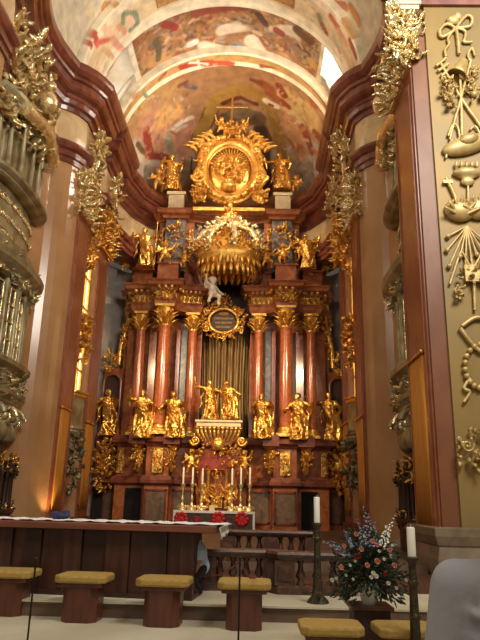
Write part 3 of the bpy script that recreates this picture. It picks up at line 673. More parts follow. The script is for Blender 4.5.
banner(1, 18.1, 19.1, P(361, 419, 18.6).z, 0, 'ochre cloth banner on the middle right pilaster behind the flowers')
banner(1, 21.0, 22.0, P(345, 425, 21.5).z, 0, 'narrow ochre cloth banner farthest back on the right by the altarpiece')
# amber window bays between the two far pilasters
for s, k, nm in ((-1, 3, 'left'), (1, 4, 'right')):
    zl, zh = P(72, 402, 20.2).z, P(78, 250, 20.2).z
    mb = MB(); mb.box(*sorted((s*4.66, s*4.72)), 19.75, 20.55, zl, zh); pane = struct('window_%d' % k, mb, 'goldglow')
    mb = MB()
    for yy in (19.68, 20.1, 20.55): mb.box(*sorted((s*4.6, s*4.75)), yy, yy+.07, zl-.1, zh+.1)
    for q in range(6): z = zl+(zh-zl)*q/5; mb.box(*sorted((s*4.6, s*4.75)), 19.68, 20.62, z-.04, z+.04)
    mb.obj('window_frame', 'gold', parent=pane)
    t = thing('gilded_gallery', (s*4.7, 20.15, P(75, 425, 20).z), 'narrow gilded gallery with carved brackets in the %s window bay by the altarpiece' % nm, 'gallery')
    bay = [(s*4.75, 19.5), (s*4.5, 19.6), (s*4.3, 20.15), (s*4.5, 20.7), (s*4.75, 20.8)]
    def g_sweep(zz, prof, nm_, m_):
        mb = MB(); mb.sweep(bay, [(o, zz+h) for o, h in prof], side=s); mb.obj(nm_, m_, parent=t)
    zb = P(72, 425, 20).z; zm = P(80, 340, 20).z; zt = P(84, 262, 20).z
    sl = [(-.3, 0), (0, 0), (.06, .06), (.06, .12), (.12, .16), (.12, .22), (-.3, .22)]
    mb = MB(); mb.prism([bay[0]]+bay[1:], zb-.1, zb+.85); mb.obj('parapet', 'greygold', parent=t)
    g_sweep(zb-.3, sl, 'ledge', 'greygold'); g_sweep(zb+.85, sl, 'rail', 'gold')
    mb = MB(); orn(mb, (s*4.45, 20.0, zb-1.1), UX, UZ, (-s*.5, -.8, 0), .5, 2.0, 60, .3, 41+k, True, .8); mb.obj('corbel_carving', 'greygold', parent=t)
    mb = MB(); orn(mb, (s*4.5, 19.8, zm), UX, UZ, (-s*.5, -.8, 0), .5, 1.8, 80, .3, 51+k, True, .8); mb.obj('carving', 'gold', parent=t)
    mb = MB(); orn(mb, (s*4.5, 19.8, zt+.7), UX, UZ, (-s*.5, -.8, 0), .55, 2.2, 80, .32, 61+k, True, .8); mb.obj('carving', 'gold', parent=t)
    mb = MB()
    for yy in (19.62, 20.68): mb.tube([(s*4.66, yy, zb+1), (s*4.66, yy, zt+.6)], .07, 8)
    mb.obj('colonnette', 'gold', parent=t)
# ------------------------------------------------------------------ oratory galleries, left and right
def gallery(s, nm):
    YC = 15.1; path = []
    n = 14
    for i in range(n+1):
        a = PI*i/n; path.append((s*(5.4-.42*max(0, math.sin(a))**.8), YC-1.75*math.cos(a)))
    def zz(py): return P(20, py, 15.4).z
    t = thing('oratory_gallery', (s*5.2, YC, zz(440)), ('bulging grey-green and gilt oratory gallery with tall windows on the left wall' if s < 0 else 'dim grey-green oratory gallery tucked behind the right foreground pier'), 'gallery')
    def body(z0, z1, off, name, m):
        mb = MB(); mb.sweep(path, [(-.5, z0), (off, z0), (off, z1), (-.5, z1)], side=s); return mb.obj(name, m, parent=t)
    def mould(z, sc_, name, m='greygold', amp=1):
        pr = [(-.5, 0), (0, 0), (.06, .05), (.06, .1), (.14, .15), (.2, .2), (.22, .3), (.16, .34), (-.5, .34)]
        mb = MB(); mb.sweep(path, [(o*amp, z+h*sc_) for o, h in pr], side=s); return mb.obj(name, m, parent=t)
    zb, zl1, zl2, zw1, zc, zp0, zp1, zu, ztop = zz(424), zz(400), zz(372), zz(360), zz(286), zz(262), zz(205), zz(138), zz(95)
    body(zb, zl1, -.15, 'lower_band', 'greygold'); mould(zl1-.1, 1, 'ledge')
    body(zl1, zl2, .02, 'carved_apron', 'greygold'); mould(zl2-.12, 1.1, 'sill', amp=1.2)
    body(zl2, zc, -.18, 'window_wall', 'greygold'); mould(zc-.05, 1.6, 'cornice', amp=1.6)
    body(zc, zp0+.3, -.02, 'upper_base', 'greygold'); body(zp0+.3, zp1, -.22, 'parapet', 'greygold'); mould(zp1, .7, 'parapet_rail')
    body(zp1, zu, -.3, 'upper_wall', 'greygold'); mould(zu, 1.0, 'upper_cornice', amp=.9)
    # windows, colonnettes, lattice
    for i in range(1, n):
        p = Vector(path[i]); tan_ = (Vector(path[i+1])-Vector(path[i-1])).normalized(); nn = Vector((-tan_.y, tan_.x))*s
        def loc(a, o): q = p+tan_*a+nn*o; return q
        if i % 2 == 1:
            L = (Vector(path[i+1])-Vector(path[i-1])).length*.4
            fr = MB(); z0, z1 = zl2+.35, zc-.15
            q0, q1 = loc(-L, -.1), loc(L, -.1)
            g = MB(); g.prism([tuple(loc(-L, -.2)), tuple(loc(L, -.2)), tuple(loc(L, -.12)), tuple(loc(-L, -.12))], z0, z1); pn = g.obj('window_pane', 'glass', parent=t)
            for a in (-L, 0, L): 
                c0 = loc(a, -.11); fr.tube([(c0.x, c0.y, z0), (c0.x, c0.y, z1)], .028, 6)
            for k in range(5):
                z = z0+(z1-z0)*k/4; fr.tube([(q0.x, q0.y, z), (q1.x, q1.y, z)], .03, 6)
            fr.obj('window_frame', 'paleg', parent=t)
            lt = MB()
            u3 = Vector((tan_.x, tan_.y, 0)); q = loc(0, -.2)
            for k in range(5):
                for j in range(3):
                    c = Vector((q.x, q.y, zp0+.45+j*(zp1-zp0-.6)/2.4))+u3*((k-2)*L*.42)
                    lt.scroll(c, u3, UZ, .1, .022, 1.2, 1 if (k+j) % 2 else -1, k, 5)
            lt.obj('lattice', 'paleg', parent=t)
        else:
            for (za, zb_, r, o) in ((zl2+.2, zc-.05, .065, -.06), (zp1+.2, zu, .07, -.12)):
                c0 = loc(0, o); m2 = MB(); m2.lathe([(r*1.5, 0), (r*1.5, .1), (r, .18), (r*.95, (zb_-za)*.5), (r*.85, (zb_-za)-.35), (r*1.1, (zb_-za)-.3), (r*1.8, (zb_-za))], (c0.x, c0.y, za), 10)
                m2.obj('colonnette', 'greygold', parent=t)
            c0 = loc(0, .02); mo = MB(); orn(mo, (c0.x, c0.y, zc+.2), (tan_.x, tan_.y, 0), UZ, (nn.x, nn.y, .2), .5, .7, 16, .26, i+70)
            orn(mo, (c0.x, c0.y, (zl1+zl2)/2), (tan_.x, tan_.y, 0), UZ, (nn.x, nn.y, .2), .6, .7, 18, .24, i+80)
            mo.scroll((c0.x, c0.y, zb+.2), (nn.x, nn.y, 0), UZ, .26, .08, 1.4, 1, 0)
            mo.obj('carving', 'greygold' if i % 4 else 'paleg', parent=t)
    # pendulous consoles below
    mb = MB()
    for i in range(1, n, 1):
        p = path[i]; mb.ball((p[0]+s*.15, p[1], zb-.15), (.25, .25, .3), 10, 7); mb.leaf((p[0]+s*.1, p[1], zb+.1), (s*.3, 0, -1), (-s, 0, 0), .4, .14, -.5)
    mb.obj('console_row', 'greygold', parent=t)
    # great crest of carving on top
    cr = thing('gilded_crest', (s*4.9, 15.2, ztop), ('huge sparkling pale gilt crest of leaves and scrolls above the left gallery' if s < 0 else 'pale gilt crest of carving above the right gallery'), 'ornament')
    mb = MB(); zt0 = zz(138); zt1 = zz(4) if s < 0 else zz(135)
    for i in range(1 if s < 0 else 5, n-1):
        p = path[i]; fx = (i-1)/(n-3); top = zt0+(zt1-zt0)*(1-.7*fx)
        k_ = int(44*(1.3-fx)) if s < 0 else 7
        orn(mb, (p[0]+s*.3, p[1]-.15, (zt0+top)/2-.15), UY if i < 9 else UX, UZ, (-s*.7, -.7, 0), .7, top-zt0+.7, k_, .42, 90+i, False, 1.0)
    mb.tube([(s*4.9, 14, zt0), (s*4.8, 15.5, zt0+.3), (s*5.0, 16.8, zt0)], .2, 8)
    mb.obj('carving', 'paleg', parent=cr)
    mb = MB(); mb.ball((s*4.7, 15.0, zt0+.9), (.28, .28, .34), 12, 9); mb.ball((s*4.62, 14.9, zt0+1.35), .16); mb.obj('cherub_bust', 'paleg', parent=cr)
    # dark choir stall with gilt arches below
    st = thing('choir_stall', (s*5.0, YC, L1), ('dark carved choir stall with gilt arches under the left gallery' if s < 0 else 'dark carved choir stall with gilt arches behind the flowers on the right'), 'choir stall')
    zs0, zs1 = L1, zz(432)
    mb = MB(); inner = [(x+s*.16, y) for x, y in path]
    mb.sweep(inner, [(-.3, zs0), (0, zs0), (0, zs1), (-.3, zs1)], side=s); mb.obj('back_panel', 'dark', parent=st)
    mb = MB(); mb.sweep([(x-s*.22, y) for x, y in path], [(-.5, 0+zz(516)), (0, zz(516)), (.05, zz(516)+.08), (.05, zz(516)+.14), (-.5, zz(516)+.14)], side=s)
    mb.obj('desk_ledge', 'dark', parent=st); mb = MB(); mb.sweep([(x-s*.16, y) for x, y in path], [(-.4, zs0), (0, zs0), (0, zz(516)), (-.4, zz(516))], side=s); mb.obj('desk_front', 'dark', parent=st)
    for i in range(1, n):
        p = path[i]; q = path[min(i+1, n)]
        mb = MB(); zq = zz(516)+.1; mb.lathe([(.09, 0), (.06, .1), (.05, .8), (.1, 1.0), (.05, 1.1), (.045, (zs1-zq)*.6), (.1, (zs1-zq)*.63)], (p[0]-s*.1, p[1], zq), 8); mb.obj('baluster', 'dark', parent=st)
        mb = MB(); o_ = ((p[0]+q[0])/2-s*.1, (p[1]+q[1])/2, zs1-.75)
        orn(mb, o_, (q[0]-p[0], q[1]-p[1], 0), UZ, (-s, 0, 0), .55, .5, 9, .18, 130+i, True); 
        orn(mb, (p[0]-s*.14, p[1], zs1-1.9), (q[0]-p[0], q[1]-p[1], 0), UZ, (-s, 0, 0), .2, .5, 4, .14, 150+i, True)
        mb.obj('arch_carving', 'gold' if i % 2 else 'bronze', parent=st)
gallery(-1, 'left'); gallery(1, 'right')
# ------------------------------------------------------------------ right foreground pier: panel and plinth
zpl = P(440, 527, 10.9).z
mb = MB(); mb.box(4.43, 9, 10.98, 11.6, 0, 14.85); struct('wall_pier_right', mb, 'pier')
xp = P(452, 450, 10.9).x+.08
mb = MB(); mb.box(xp, 9, 10.92, 10.98, zpl, ZA0); struct('wall_panel_right', mb, 'panelg')
mb = MB()
mb.sweep([(9, 11.0), (4.5, 11.0), (4.5, 12.7)], [(-.1, L1), (.24, L1), (.24, zpl-.5), (.18, zpl-.24), (.18, zpl-.32), (.22, zpl-.28), (.27, zpl-.14), (.27, zpl-.02), (.22, zpl), (-.1, zpl)], side=1)
struct('trim_9', mb, 'plinth')
mb = MB(); mb.sweep([(9, 11.0), (4.5, 11.0), (4.5, 12.7)], [(-.1, ZA0), (.16, ZA0), (.2, ZA0+.25), (.34, ZA0+.4), (.4, ZA1), (-.1, ZA1)], side=1); struct('trim_10', mb, 'cornice')
# trophy of church emblems in relief
yT = 10.86
tr = thing('gilded_relief', (xp+.5, yT, P(460, 250, yT).z), 'gilded relief of ribbon bow, bell, crossed staffs, hat and shells on the olive panel', 'relief')
def tp(lst, rad, name, m='relief', flat=1, n=7, mbx=None):
    pts = [P(x, y, yT) for x, y in lst]
    # smooth by Catmull
    out = []
    for i in range(len(pts)-1):
        a, b, c, d = pts[max(i-1, 0)], pts[i], pts[i+1], pts[min(i+2, len(pts)-1)]
        for k in range(4):
            t_ = k/4; out.append(.5*((2*b)+(c-a)*t_+(2*a-5*b+4*c-d)*t_**2+(3*b-a-3*c+d)*t_**3))
    out.append(pts[-1]); (mbx).tube(out, rad, n)
mb = MB()
tp([(455, 28), (447, 24), (440, 30), (442, 37), (455, 30)], .035, '', mbx=mb); tp([(456, 28), (466, 16), (472, 18), (470, 26), (457, 28)], .035, '', mbx=mb)
tp([(455, 28), (448, 38), (449, 44), (445, 50), (446, 57)], .03, '', mbx=mb); tp([(456, 28), (465, 31), (465, 38), (464, 42), (472, 42)], .03, '', mbx=mb); tp([(456, 28), (458, 40), (459, 54)], .04, '', mbx=mb)
mb.ball(P(453, 20, yT), (.14, .08, .12)); mb.ball(P(457, 17, yT), (.1, .08, .1)); mb.ball(P(450, 20, yT), .08); mb.obj('ribbon_bow', 'relief', parent=tr)
mb = MB(); c = P(459, 71, yT); Mx = Matrix.Translation(c) @ Matrix.Rotation(math.radians(25), 4, 'Y')
b2 = MB(); b2.lathe([(.02, .3), (.09, .27), (.12, .14), (.15, -.02), (.22, -.14), (.2, -.14), (.12, -.02)], (0, 0, 0), 16); mb.add([Mx @ Vector(v) for v in b2.v], b2.f, True); mb.obj('bell', 'relief', parent=tr)
mb = MB()
tp([(440, 62), (461, 98), (482, 128)], .03, '', mbx=mb); tp([(471, 60), (461, 98), (452, 130), (450, 140)], .03, '', mbx=mb); tp([(460, 78), (461, 98), (462, 136)], .03, '', mbx=mb)
for (a, b_) in (((436, 66), (446, 58)), ((438, 71), (448, 64)), ((441, 76), (448, 71))): tp([a, b_], .035, '', mbx=mb)
tp([(471, 62), (468, 55), (472, 48), (475, 56)], .025, '', mbx=mb); mb.obj('crossed_staffs', 'relief', parent=tr)
mb = MB()
for (x, y, r) in ((446, 82, .1), (450, 86, .09), (447, 96, .14), (452, 104, .11), (464, 78, .1), (470, 80, .1), (474, 94, .13), (469, 90, .09), (474, 72, .08)):
    q = P(x, y, yT); orn(mb, q, UX, UZ, FR, r*2, r*2, 9, r*1.3, int(x), True, .4, 1); mb.ball(q, (r*.6, r*.5, r*.6))
mb.obj('flower_tassels', 'relief', parent=tr)
mb = MB(); c = P(467, 145, yT); Mx = Matrix.Translation(c) @ Matrix.Rotation(math.radians(-18), 4, 'Y')
b2 = MB(); b2.ball((0, 0, 0), (.52, .16, .2), 24, 12); b2.ball((.02, -.12, .05), (.2, .12, .12), 14, 9); mb.add([Mx @ Vector(v) for v in b2.v], b2.f, True); mb.obj('broad_brimmed_hat', 'relief', parent=tr)
mb = MB(); tp([(446, 158), (448, 146), (452, 140)], .025, '', mbx=mb); tp([(448, 136), (451, 128), (454, 124), (458, 128), (460, 140)], .025, '', mbx=mb); tp([(470, 130), (475, 126), (480, 134)], .025, '', mbx=mb); mb.obj('hat_cord', 'relief', parent=tr)
mb = MB(); c = P(467, 174, yT); mb.lathe([(.03, .14), (.14, .12), (.26, .06), (.28, .0), (.2, -.06), (.1, -.1), (.13, -.14), (.13, -.2), (.04, -.25)], c, 18, sy=.5)
for k in range(5): mb.ball((c.x-.2+.1*k, c.y-.03, c.z+.2), (.035, .03, .08), 7, 5)
mb.obj('urn', 'relief', parent=tr)
mb = MB(); tp([(468, 186), (468, 204)], .02, '', mbx=mb); tp([(446, 178), (452, 190), (458, 204)], .035, '', mbx=mb); mb.box(*sorted((P(443, 180, yT).x, P(452, 180, yT).x)), yT-.03, yT+.03, P(446, 182, yT).z-.03, P(446, 182, yT).z+.03)
for k in range(9):
    a = math.radians(-72+k*17); tp([(467, 226), (467+44*math.sin(a)*(.45+.1*(k % 3)), 226+44*abs(math.cos(a))*(.75+.2*(k % 3)))], [.02]*5, '', mbx=mb)
    q = P(467+44*math.sin(a)*(.45+.1*(k % 3)), 226+44*abs(math.cos(a))*(.75+.2*(k % 3)), yT); mb.ball(q, .05, 8, 6)
mb.obj('rays', 'relief', parent=tr)
for (x, y, sg) in ((460, 210, -1), (478, 208, 1)):
    mb = MB(); q = P(x, y, yT); mb.ball(q, (.3, .14, .24), 16, 10)
    for k in range(7): a = math.radians(20+k*23); mb.leaf((q.x, q.y-.08, q.z-.15), (math.cos(a), 0, math.sin(a)), FR, .4, .05, .3)
    mb.obj('scallop_shell', 'relief', parent=tr)
mb = MB(); tp([(450, 284), (457, 262), (462, 252), (472, 268), (482, 252)], .025, '', mbx=mb); tp([(474, 282), (475, 310)], .03, '', mbx=mb); tp([(460, 328), (474, 346), (482, 352)], .04, '', mbx=mb); tp([(462, 326), (474, 318), (484, 318)], .04, '', mbx=mb)
mb.obj('lower_cords', 'relief', parent=tr)
mb = MB(); q = P(473, 275, yT); mb.box(q.x-.16, q.x+.25, yT-.06, yT, q.z-.14, q.z+.18); orn(mb, q, UX, UZ, FR, .5, .4, 12, .16, 5); q = P(459, 292, yT); orn(mb, q, UX, UZ, FR, .15, .25, 10, .12, 6); mb.obj('tablet', 'relief', parent=tr)
mb = MB()
for k in range(12): a = PI*.45+k*PI*1.1/11; q = P(482+17*math.cos(a), 366-22*math.sin(a), yT); mb.ball(q, .055, 8, 6)
tp([(470, 378), (464, 388), (470, 392), (464, 402)], .03, '', mbx=mb); mb.obj('bead_chain', 'relief', parent=tr)
mb = MB(); q = P(476, 452, yT); orn(mb, q, UX, UZ, FR, .6, .7, 30, .2, 8); mb.obj('lower_shell', 'relief', parent=tr)
# ------------------------------------------------------------------ the high altar retable
YA = 26.0
z0 = L2
zlow, zmo, zped, zled = Zp(487), Zp(478), Zp(449), Zp(438)
zcap, zarc, zfri, zcor, ztopE = Zp(331), Zp(314, 25.8), Zp(306, 25.8), Zp(297, 25.6), Zp(286, 25.4)
zatt, zac0, zac1 = Zp(262, 26), Zp(219, 25.6), Zp(209.5, 25.4)
alt = thing('altarpiece', (0, 25.6, z0), 'towering red marble and gilt high altar retable with six columns closing the choir', 'altarpiece')
def mirror(pts): return [(-x, y) for x, y in pts]+[(x, y) for x, y in reversed(pts)]
Fh = [(5.3, 26.3), (4.35, 26.3), (4.3, 25.7), (3.05, 25.7), (3.0, 25.1), (2.05, 25.1), (2.0, 25.5), (1.1, 25.7), (1.0, 25.9)]
path = mirror(Fh)
def A(mb, name, m, parent=alt, **k): return mb.obj(name, m, parent=parent, **k)
def asweep(prof, name, m, pth=path, parent=alt):
    mb = MB(); mb.sweep(pth, prof, side=-1); return A(mb, name, m, parent)
asweep([(-1.2, z0), (0, z0), (0, zlow), (-1.2, zlow)], 'lower_tier', 'red')
asweep([(-1.2, zlow), (.05, zlow), (.16, zlow+.08), (.16, zlow+.2), (.08, zmo), (-1.2, zmo)], 'lower_moulding', 'cornice')
asweep([(-1.2, zmo), (-.02, zmo), (-.02, zped), (-1.2, zped)], 'pedestal_tier', 'red')
asweep([(-1.2, zped), (.04, zped), (.1, zped+.1), (.22, zped+.16), (.22, zped+.28), (.12, zled), (-1.2, zled)], 'ledge', 'cornice')
# panels in the lower tiers
def panel(x0, x1, y, za, zb, m, name='panel', frame='cornice', th=.04):
    mb = MB(); mb.box(x0+.06, x1-.06, y-th*.6, y+.02, za+.06, zb-.06); pn = A(mb, name, m)
    mb = MB()
    for (a, b, c, d) in ((x0, x1, za, za+.07), (x0, x1, zb-.07, zb), (x0, x0+.07, za, zb), (x1-.07, x1, za, zb)): mb.box(a, b, y-th*1.6, y+.02, c, d)
    A(mb, 'panel_frame', frame)
for s in (-1, 1):
    def xs(a, b): return sorted((s*a, s*b))
    panel(*xs(2.1, 2.95), 25.1, z0+.2, zlow-.15, 'brownpanel')
    panel(*xs(1.15, 1.95), 25.55, z0+.2, zlow-.15, 'brownpanel')
    panel(*xs(4.4, 4.85), 26.3, z0+.2, zlow-.15, 'brownpanel')
    mb = MB(); mb.box(*xs(3.2, 3.85), 25.67, 25.75, z0, zlow-.12); mb.lathe([(.33, 0), (.33, .01)], (0, 0, 0), 4); mb.v = mb.v[:8]; mb.f = mb.f[:6]; mb.sm = mb.sm[:6]
    A(mb, 'doorway', 'black', label='dark doorway')
    mb = MB(); mb.box(*xs(4.88, 5.28), 26.26, 26.34, z0, zlow-.2); A(mb, 'doorway', 'black', label='dark doorway')
    mb = MB(); 
    a0_ = [(s*5.08+.33*math.cos(PI*k/10), zlow-.35+.33*math.sin(PI*k/10)) for k in range(11)]
    mb.tube([(x, 26.2, z) for x, z in a0_], .07, 8); A(mb, 'door_arch', 'cornice')
    mb = MB(); mb.box(*xs(2.32, 2.72), 25.02, 25.12, zmo+.12, zped-.1); orn(mb, (s*2.52, 25.02, (zmo+zped)/2), UX, UZ, FR, .34, zped-zmo-.3, 26, .16, 201, False, .2); A(mb, 'gilded_panel', 'gold')
    mb = MB(); mb.box(*xs(4.0, 4.2), 25.62, 25.72, zmo+.1, zped-.1); orn(mb, (s*4.1, 25.62, (zmo+zped)/2), UX, UZ, FR, .2, zped-zmo-.3, 16, .14, 202, False, .2); A(mb, 'gilded_panel', 'gold')
    for bx, by in ((3.35, 25.0), (1.95, 24.85)):
        mb = MB(); mb.lathe([(.06, zmo+.15), (.14, zmo+.3), (.12, zmo+.6), (.2, zmo+.85), (.16, zped-.1), (.3, zped+.05)], (s*bx, by+.35, 0), 12)
        orn(mb, (s*bx, by+.1, (zmo+zped)/2+.15), UX, UZ, FR, .42, zped-zmo-.2, 26, .24, int(bx*10)+s, True, .6); A(mb, 'statue_bracket', 'gold')
        mb = MB(); mb.box(s*bx-.32, s*bx+.32, by-.22, by+.6, zped+.05, zled); mb.box(s*bx-.27, s*bx+.27, by-.17, by+.6, zled, zled+.06); A(mb, 'statue_ledge', 'cornice')
    # gilt cartouche of the wing
    mb = MB(); orn(mb, (s*4.85, 26.1, (zmo+zped)/2-.1), UX, UZ, FR, .95, zled-zlow+.1, 90, .3, 210+s, True, 1.0, 6); mb.ball((s*4.85, 26.2, (zmo+zped)/2), (.34, .2, .42), 14, 10); A(mb, 'gilded_cartouche', 'gold')
    # columns
    for cx_, cy_, r, zb_, zt_ in ((3.66, 25.75, .21, zled, zarc-.02), (2.55, 25.15, .27, zled, zarc+.12), (1.42, 25.85, .21, zled, zarc-.02)):
        c = thing('column', (s*cx_, cy_, zb_), None, None); c.parent = alt; c.matrix_parent_inverse = Matrix(); 
        c.location = (s*cx_, cy_-25.6, zb_-z0)
        def LB(mbx, nm, m): 
            mbx.local = True; o = mbx.obj(nm, m); o.parent = c; return o
        h_ = zt_-zb_; hc = .72 if r < .25 else .85
        m1 = MB(); m1.box(-r*1.45, r*1.45, -r*1.45, r*1.45, 0, .12); m1.lathe([(r*1.4, .12), (r*1.45, .18), (r*1.35, .24), (r*1.15, .27), (r*1.22, .33), (r*1.05, .38)], (0, 0, 0), 24); LB(m1, 'column_base', 'gold')
        m1 = MB(); m1.lathe([(r*1.02, .36), (r, .6), (r, h_*.35), (r*.86, h_-hc)], (0, 0, 0), 28); LB(m1, 'shaft', 'redcol')
        m1 = MB(); zc0 = h_-hc; m1.lathe([(r*.9, zc0-.06), (r*1.0, zc0-.02), (r*.9, zc0+.02), (r*.95, zc0+hc*.5), (r*1.35, h_-.12)], (0, 0, 0), 20)
        m1.box(-r*1.5, r*1.5, -r*1.5, r*1.5, h_-.1, h_)
        for row, (zz_, L_, nn_) in enumerate(((zc0, hc*.5, 9), (zc0+hc*.28, hc*.55, 9))):
            for q in range(nn_):
                a = 2*PI*(q+.5*row)/nn_; m1.leaf((r*.92*math.cos(a), r*.92*math.sin(a), zz_), (math.cos(a)*.25, math.sin(a)*.25, 1), (math.cos(a), math.sin(a), 0), L_, r*.36, .75)
        for q in range(4):
            a = PI/4+q*PI/2; dx, dy = math.cos(a), math.sin(a); m1.scroll((dx*r*1.45, dy*r*1.45, h_-.24), (dx, dy, 0), UZ, r*.5, r*.14, 1.4, 1, PI/2)
        LB(m1, 'capital', 'gold')
    # pilasters and marble strips behind the columns; the dark strip paints the shaded gap
    for xa, xb, y, m in ((3.9, 4.3, 26.2, 'red'), (3.05, 3.35, 26.3, 'redcol'), (2.9, 3.04, 26.5, 'dark'), (2.0, 2.16, 26.2, 'redcol'), (1.72, 2.0, 26.4, 'bluegrey'), (1.6, 1.7, 26.3, 'bronze'), (1.05, 1.25, 26.2, 'redcol')):
        mb = MB(); mb.box(*xs(xa, xb), y, 26.9, zled, zcap+.1); A(mb, 'back_pilaster', m)
        if m in ('red', 'redcol') and xb-xa > .18:
            mb = MB(); orn(mb, (s*(xa+xb)/2, y-.04, (zcap+zarc)/2), UX, UZ, FR, xb-xa+.1, zarc-zcap, 14, .24, int(xa*40)); A(mb, 'pilaster_capital', 'gold')
    mb = MB(); mb.box(*xs(1.05, 4.5), 26.55, 26.9, zled, zarc); A(mb, 'back_wall', 'red')
    # wing with arched niche
    zn = Zp(376, 26.2); 
    mb = MB(); ins = [(s*(4.85+.34*math.cos(PI*k/12)), zn-.34+.34*math.sin(PI*k/12)) for k in range(13)]
    mb.prism_y([(s*(4.85-.34), zled)]+ins[::-1]+[(s*(4.85+.34), zled)], 26.42, 26.5); A(mb, 'niche', 'dark')
    mb = MB(); mb.tube([(s*4.48, 26.3, zled), (s*4.48, 26.3, zn-.34)]+[(s*(4.85-.37*math.cos(PI*k/10)), 26.3, zn-.34+.37*math.sin(PI*k/10)) for k in range(1, 10)]+[(s*5.22, 26.3, zn-.34), (s*5.22, 26.3, zled)], .07, 8); A(mb, 'niche_arch', 'cornice')
    mb = MB(); mb.box(*xs(4.42, 5.28), 26.5, 26.8, zled, zn+.3); A(mb, 'wing_wall', 'red')
    mb = MB(); orn(mb, (s*4.95, 26.2, zn+.55), UX, UZ, FR, .55, .9, 30, .28, 221, True, .6); mb.tube([(s*4.62, 26.2, zn+.4), (s*4.6, 26.25, zn+1.3), (s*4.45, 26.3, zn+1.9), (s*4.35, 26.3, zn+2.8)], [.1, .09, .07, .05], 8)
    orn(mb, (s*4.45, 26.2, zn+1.8), UX, UZ, FR, .22, 2.0, 30, .2, 222, True, .5); A(mb, 'wing_carving', 'gold')
    # entablature of the column groups
    eh = [(4.55, 26.5), (4.1, 26.2), (4.05, 25.5), (3.3, 25.5), (3.1, 25.35), (2.95, 25.3), (2.95, 24.85), (2.15, 24.85), (2.15, 25.3), (1.85, 25.55), (1.05, 25.6), (1.0, 26.3)]
    ep = [(s*x, y) for x, y in eh]; sdn = -1 if s < 0 else 1
    def es(prof, name, m, pth=None): mb = MB(); mb.sweep(pth or ep, prof, side=sdn); return A(mb, name, m)
    es([(-.6, zarc), (0, zarc), (.05, zarc+.12), (.05, zarc+.25), (.12, zfri), (-.6, zfri)], 'architrave', 'red')
    es([(-.6, zfri), (-.02, zfri), (-.02, zcor), (-.6, zcor)], 'frieze', 'gold')
    es([(-.6, zcor), (.08, zcor), (.12, zcor+.12), (.3, zcor+.2), (.34, zcor+.32), (.42, zcor+.4), (.42, ztopE-.02), (-.6, ztopE)], 'entablature_cornice', 'red')
    mb = MB(); mg = MB()
    for i in range(len(ep)-1):
        p, q = Vector(ep[i]), Vector(ep[i+1]); L_ = (q-p).length; d = (q-p).normalized(); nn = Vector((-d.y, d.x))*sdn
        k = max(1, int(L_/.2))
        for j in range(k):
            c = p+d*(L_*(j+.5)/k)
            mb.ball((c.x+nn.x*.2, c.y+nn.y*.2, zcor+.13), (.085, .085, .1), 6, 5)
            mg.leaf((c.x+nn.x*.02, c.y+nn.y*.02, zfri+.06), (d.x*.3, d.y*.3, 1), (nn.x, nn.y, 0), (zcor-zfri)*.9, .075, .5, 4); mg.ball((c.x+nn.x*.04, c.y+nn.y*.04, (zfri+zcor)/2+.05), .05, 6, 5)
    orn(mg, (s*2.55, 24.82, (zfri+zcor)/2), UX, UZ, FR, .8, zcor-zfri+.2, 26, .24, 231, True)
    A(mb, 'dentil_row', 'gold'); A(mg, 'gilded_frieze_carving', 'gold')
    # broken scroll pediments and plinths on the entablature
    for (xa, xb, y, zt_) in ((2.1, 3.0, 25.15, Zp(263, 25.2)), (3.35, 4.2, 25.9, Zp(270, 26)), (1.25, 1.9, 25.9, Zp(272, 26))):
        mb = MB(); mb.box(*xs(xa, xb), y, y+.9, ztopE-.03, zt_); mb.box(*xs(xa-.06, xb+.06), y-.06, y+.9, zt_-.1, zt_); mb.box(*xs(xa-.05, xb+.05), y-.05, y+.9, ztopE-.03, ztopE+.12); A(mb, 'plinth', 'red')
    mb = MB(); mb.tube([(s*1.1, 25.7, ztopE+.1), (s*1.25, 25.6, ztopE+.7), (s*1.6, 25.55, ztopE+1.15), (s*1.75, 25.6, ztopE+1.3)], [.3, .3, .2, .1], 12); mb.scroll((s*1.15, 25.5, ztopE+.35), UX, UZ, .34, .1, 1.5, s); A(mb, 'scroll_pediment', 'cornice')
    # attic pier
    zt_ = Zp(263, 25.2)
    mb = MB(); mb.box(*xs(1.95, 2.85), 25.7, 27.2, zt_-.2, zac0); A(mb, 'attic_pier', 'bluegrey')
    mb = MB(); mb.box(*xs(2.85, 3.2), 26.1, 27.2, zt_-.4, zac0); mb.box(*xs(1.6, 1.95), 26.0, 27.2, zt_-.4, zac0); A(mb, 'attic_side_pilaster', 'red')
    mb = MB(); orn(mb, (s*2.4, 25.65, zac0-.95), UX, UZ, FR, .6, 1.7, 46, .24, 241, True, .5); 
    A(mb, 'gilded_festoon', 'gold')
    for xx in (1.78, 3.02):
        mb = MB(); mb.tube([(s*xx, 25.98, zac0-1.9), (s*xx, 25.98, zac0-.3)], .04, 6); orn(mb, (s*xx, 26.0, zac0-1.1), UX, UZ, FR, .14, 1.6, 22, .17, int(xx*50), False, .4); A(mb, 'gilded_festoon', 'gold')
    mb = MB(); mb.box(*xs(.2, 1.6), 26.5, 27.2, zt_-.4, zac0); A(mb, 'attic_wall', 'bluegrey')
    mb = MB(); mb.box(*xs(3.2, 4.5), 26.9, 27.5, ztopE-.2, zac0-1.0); A(mb, 'attic_wing', 'red')
    # attic cornice
    ap = [(s*x, y) for x, y in [(3.5, 27.0), (3.25, 26.0), (2.95, 25.9), (2.95, 25.55), (1.85, 25.55), (1.8, 25.9), (1.2, 26.05), (0, 26.1)]]
    es([(-.9, zac0), (0, zac0), (.05, zac0+.1), (.2, zac0+.18), (.25, zac0+.3), (.3, zac1), (-.9, zac1)], 'attic_cornice', 'red', ap)
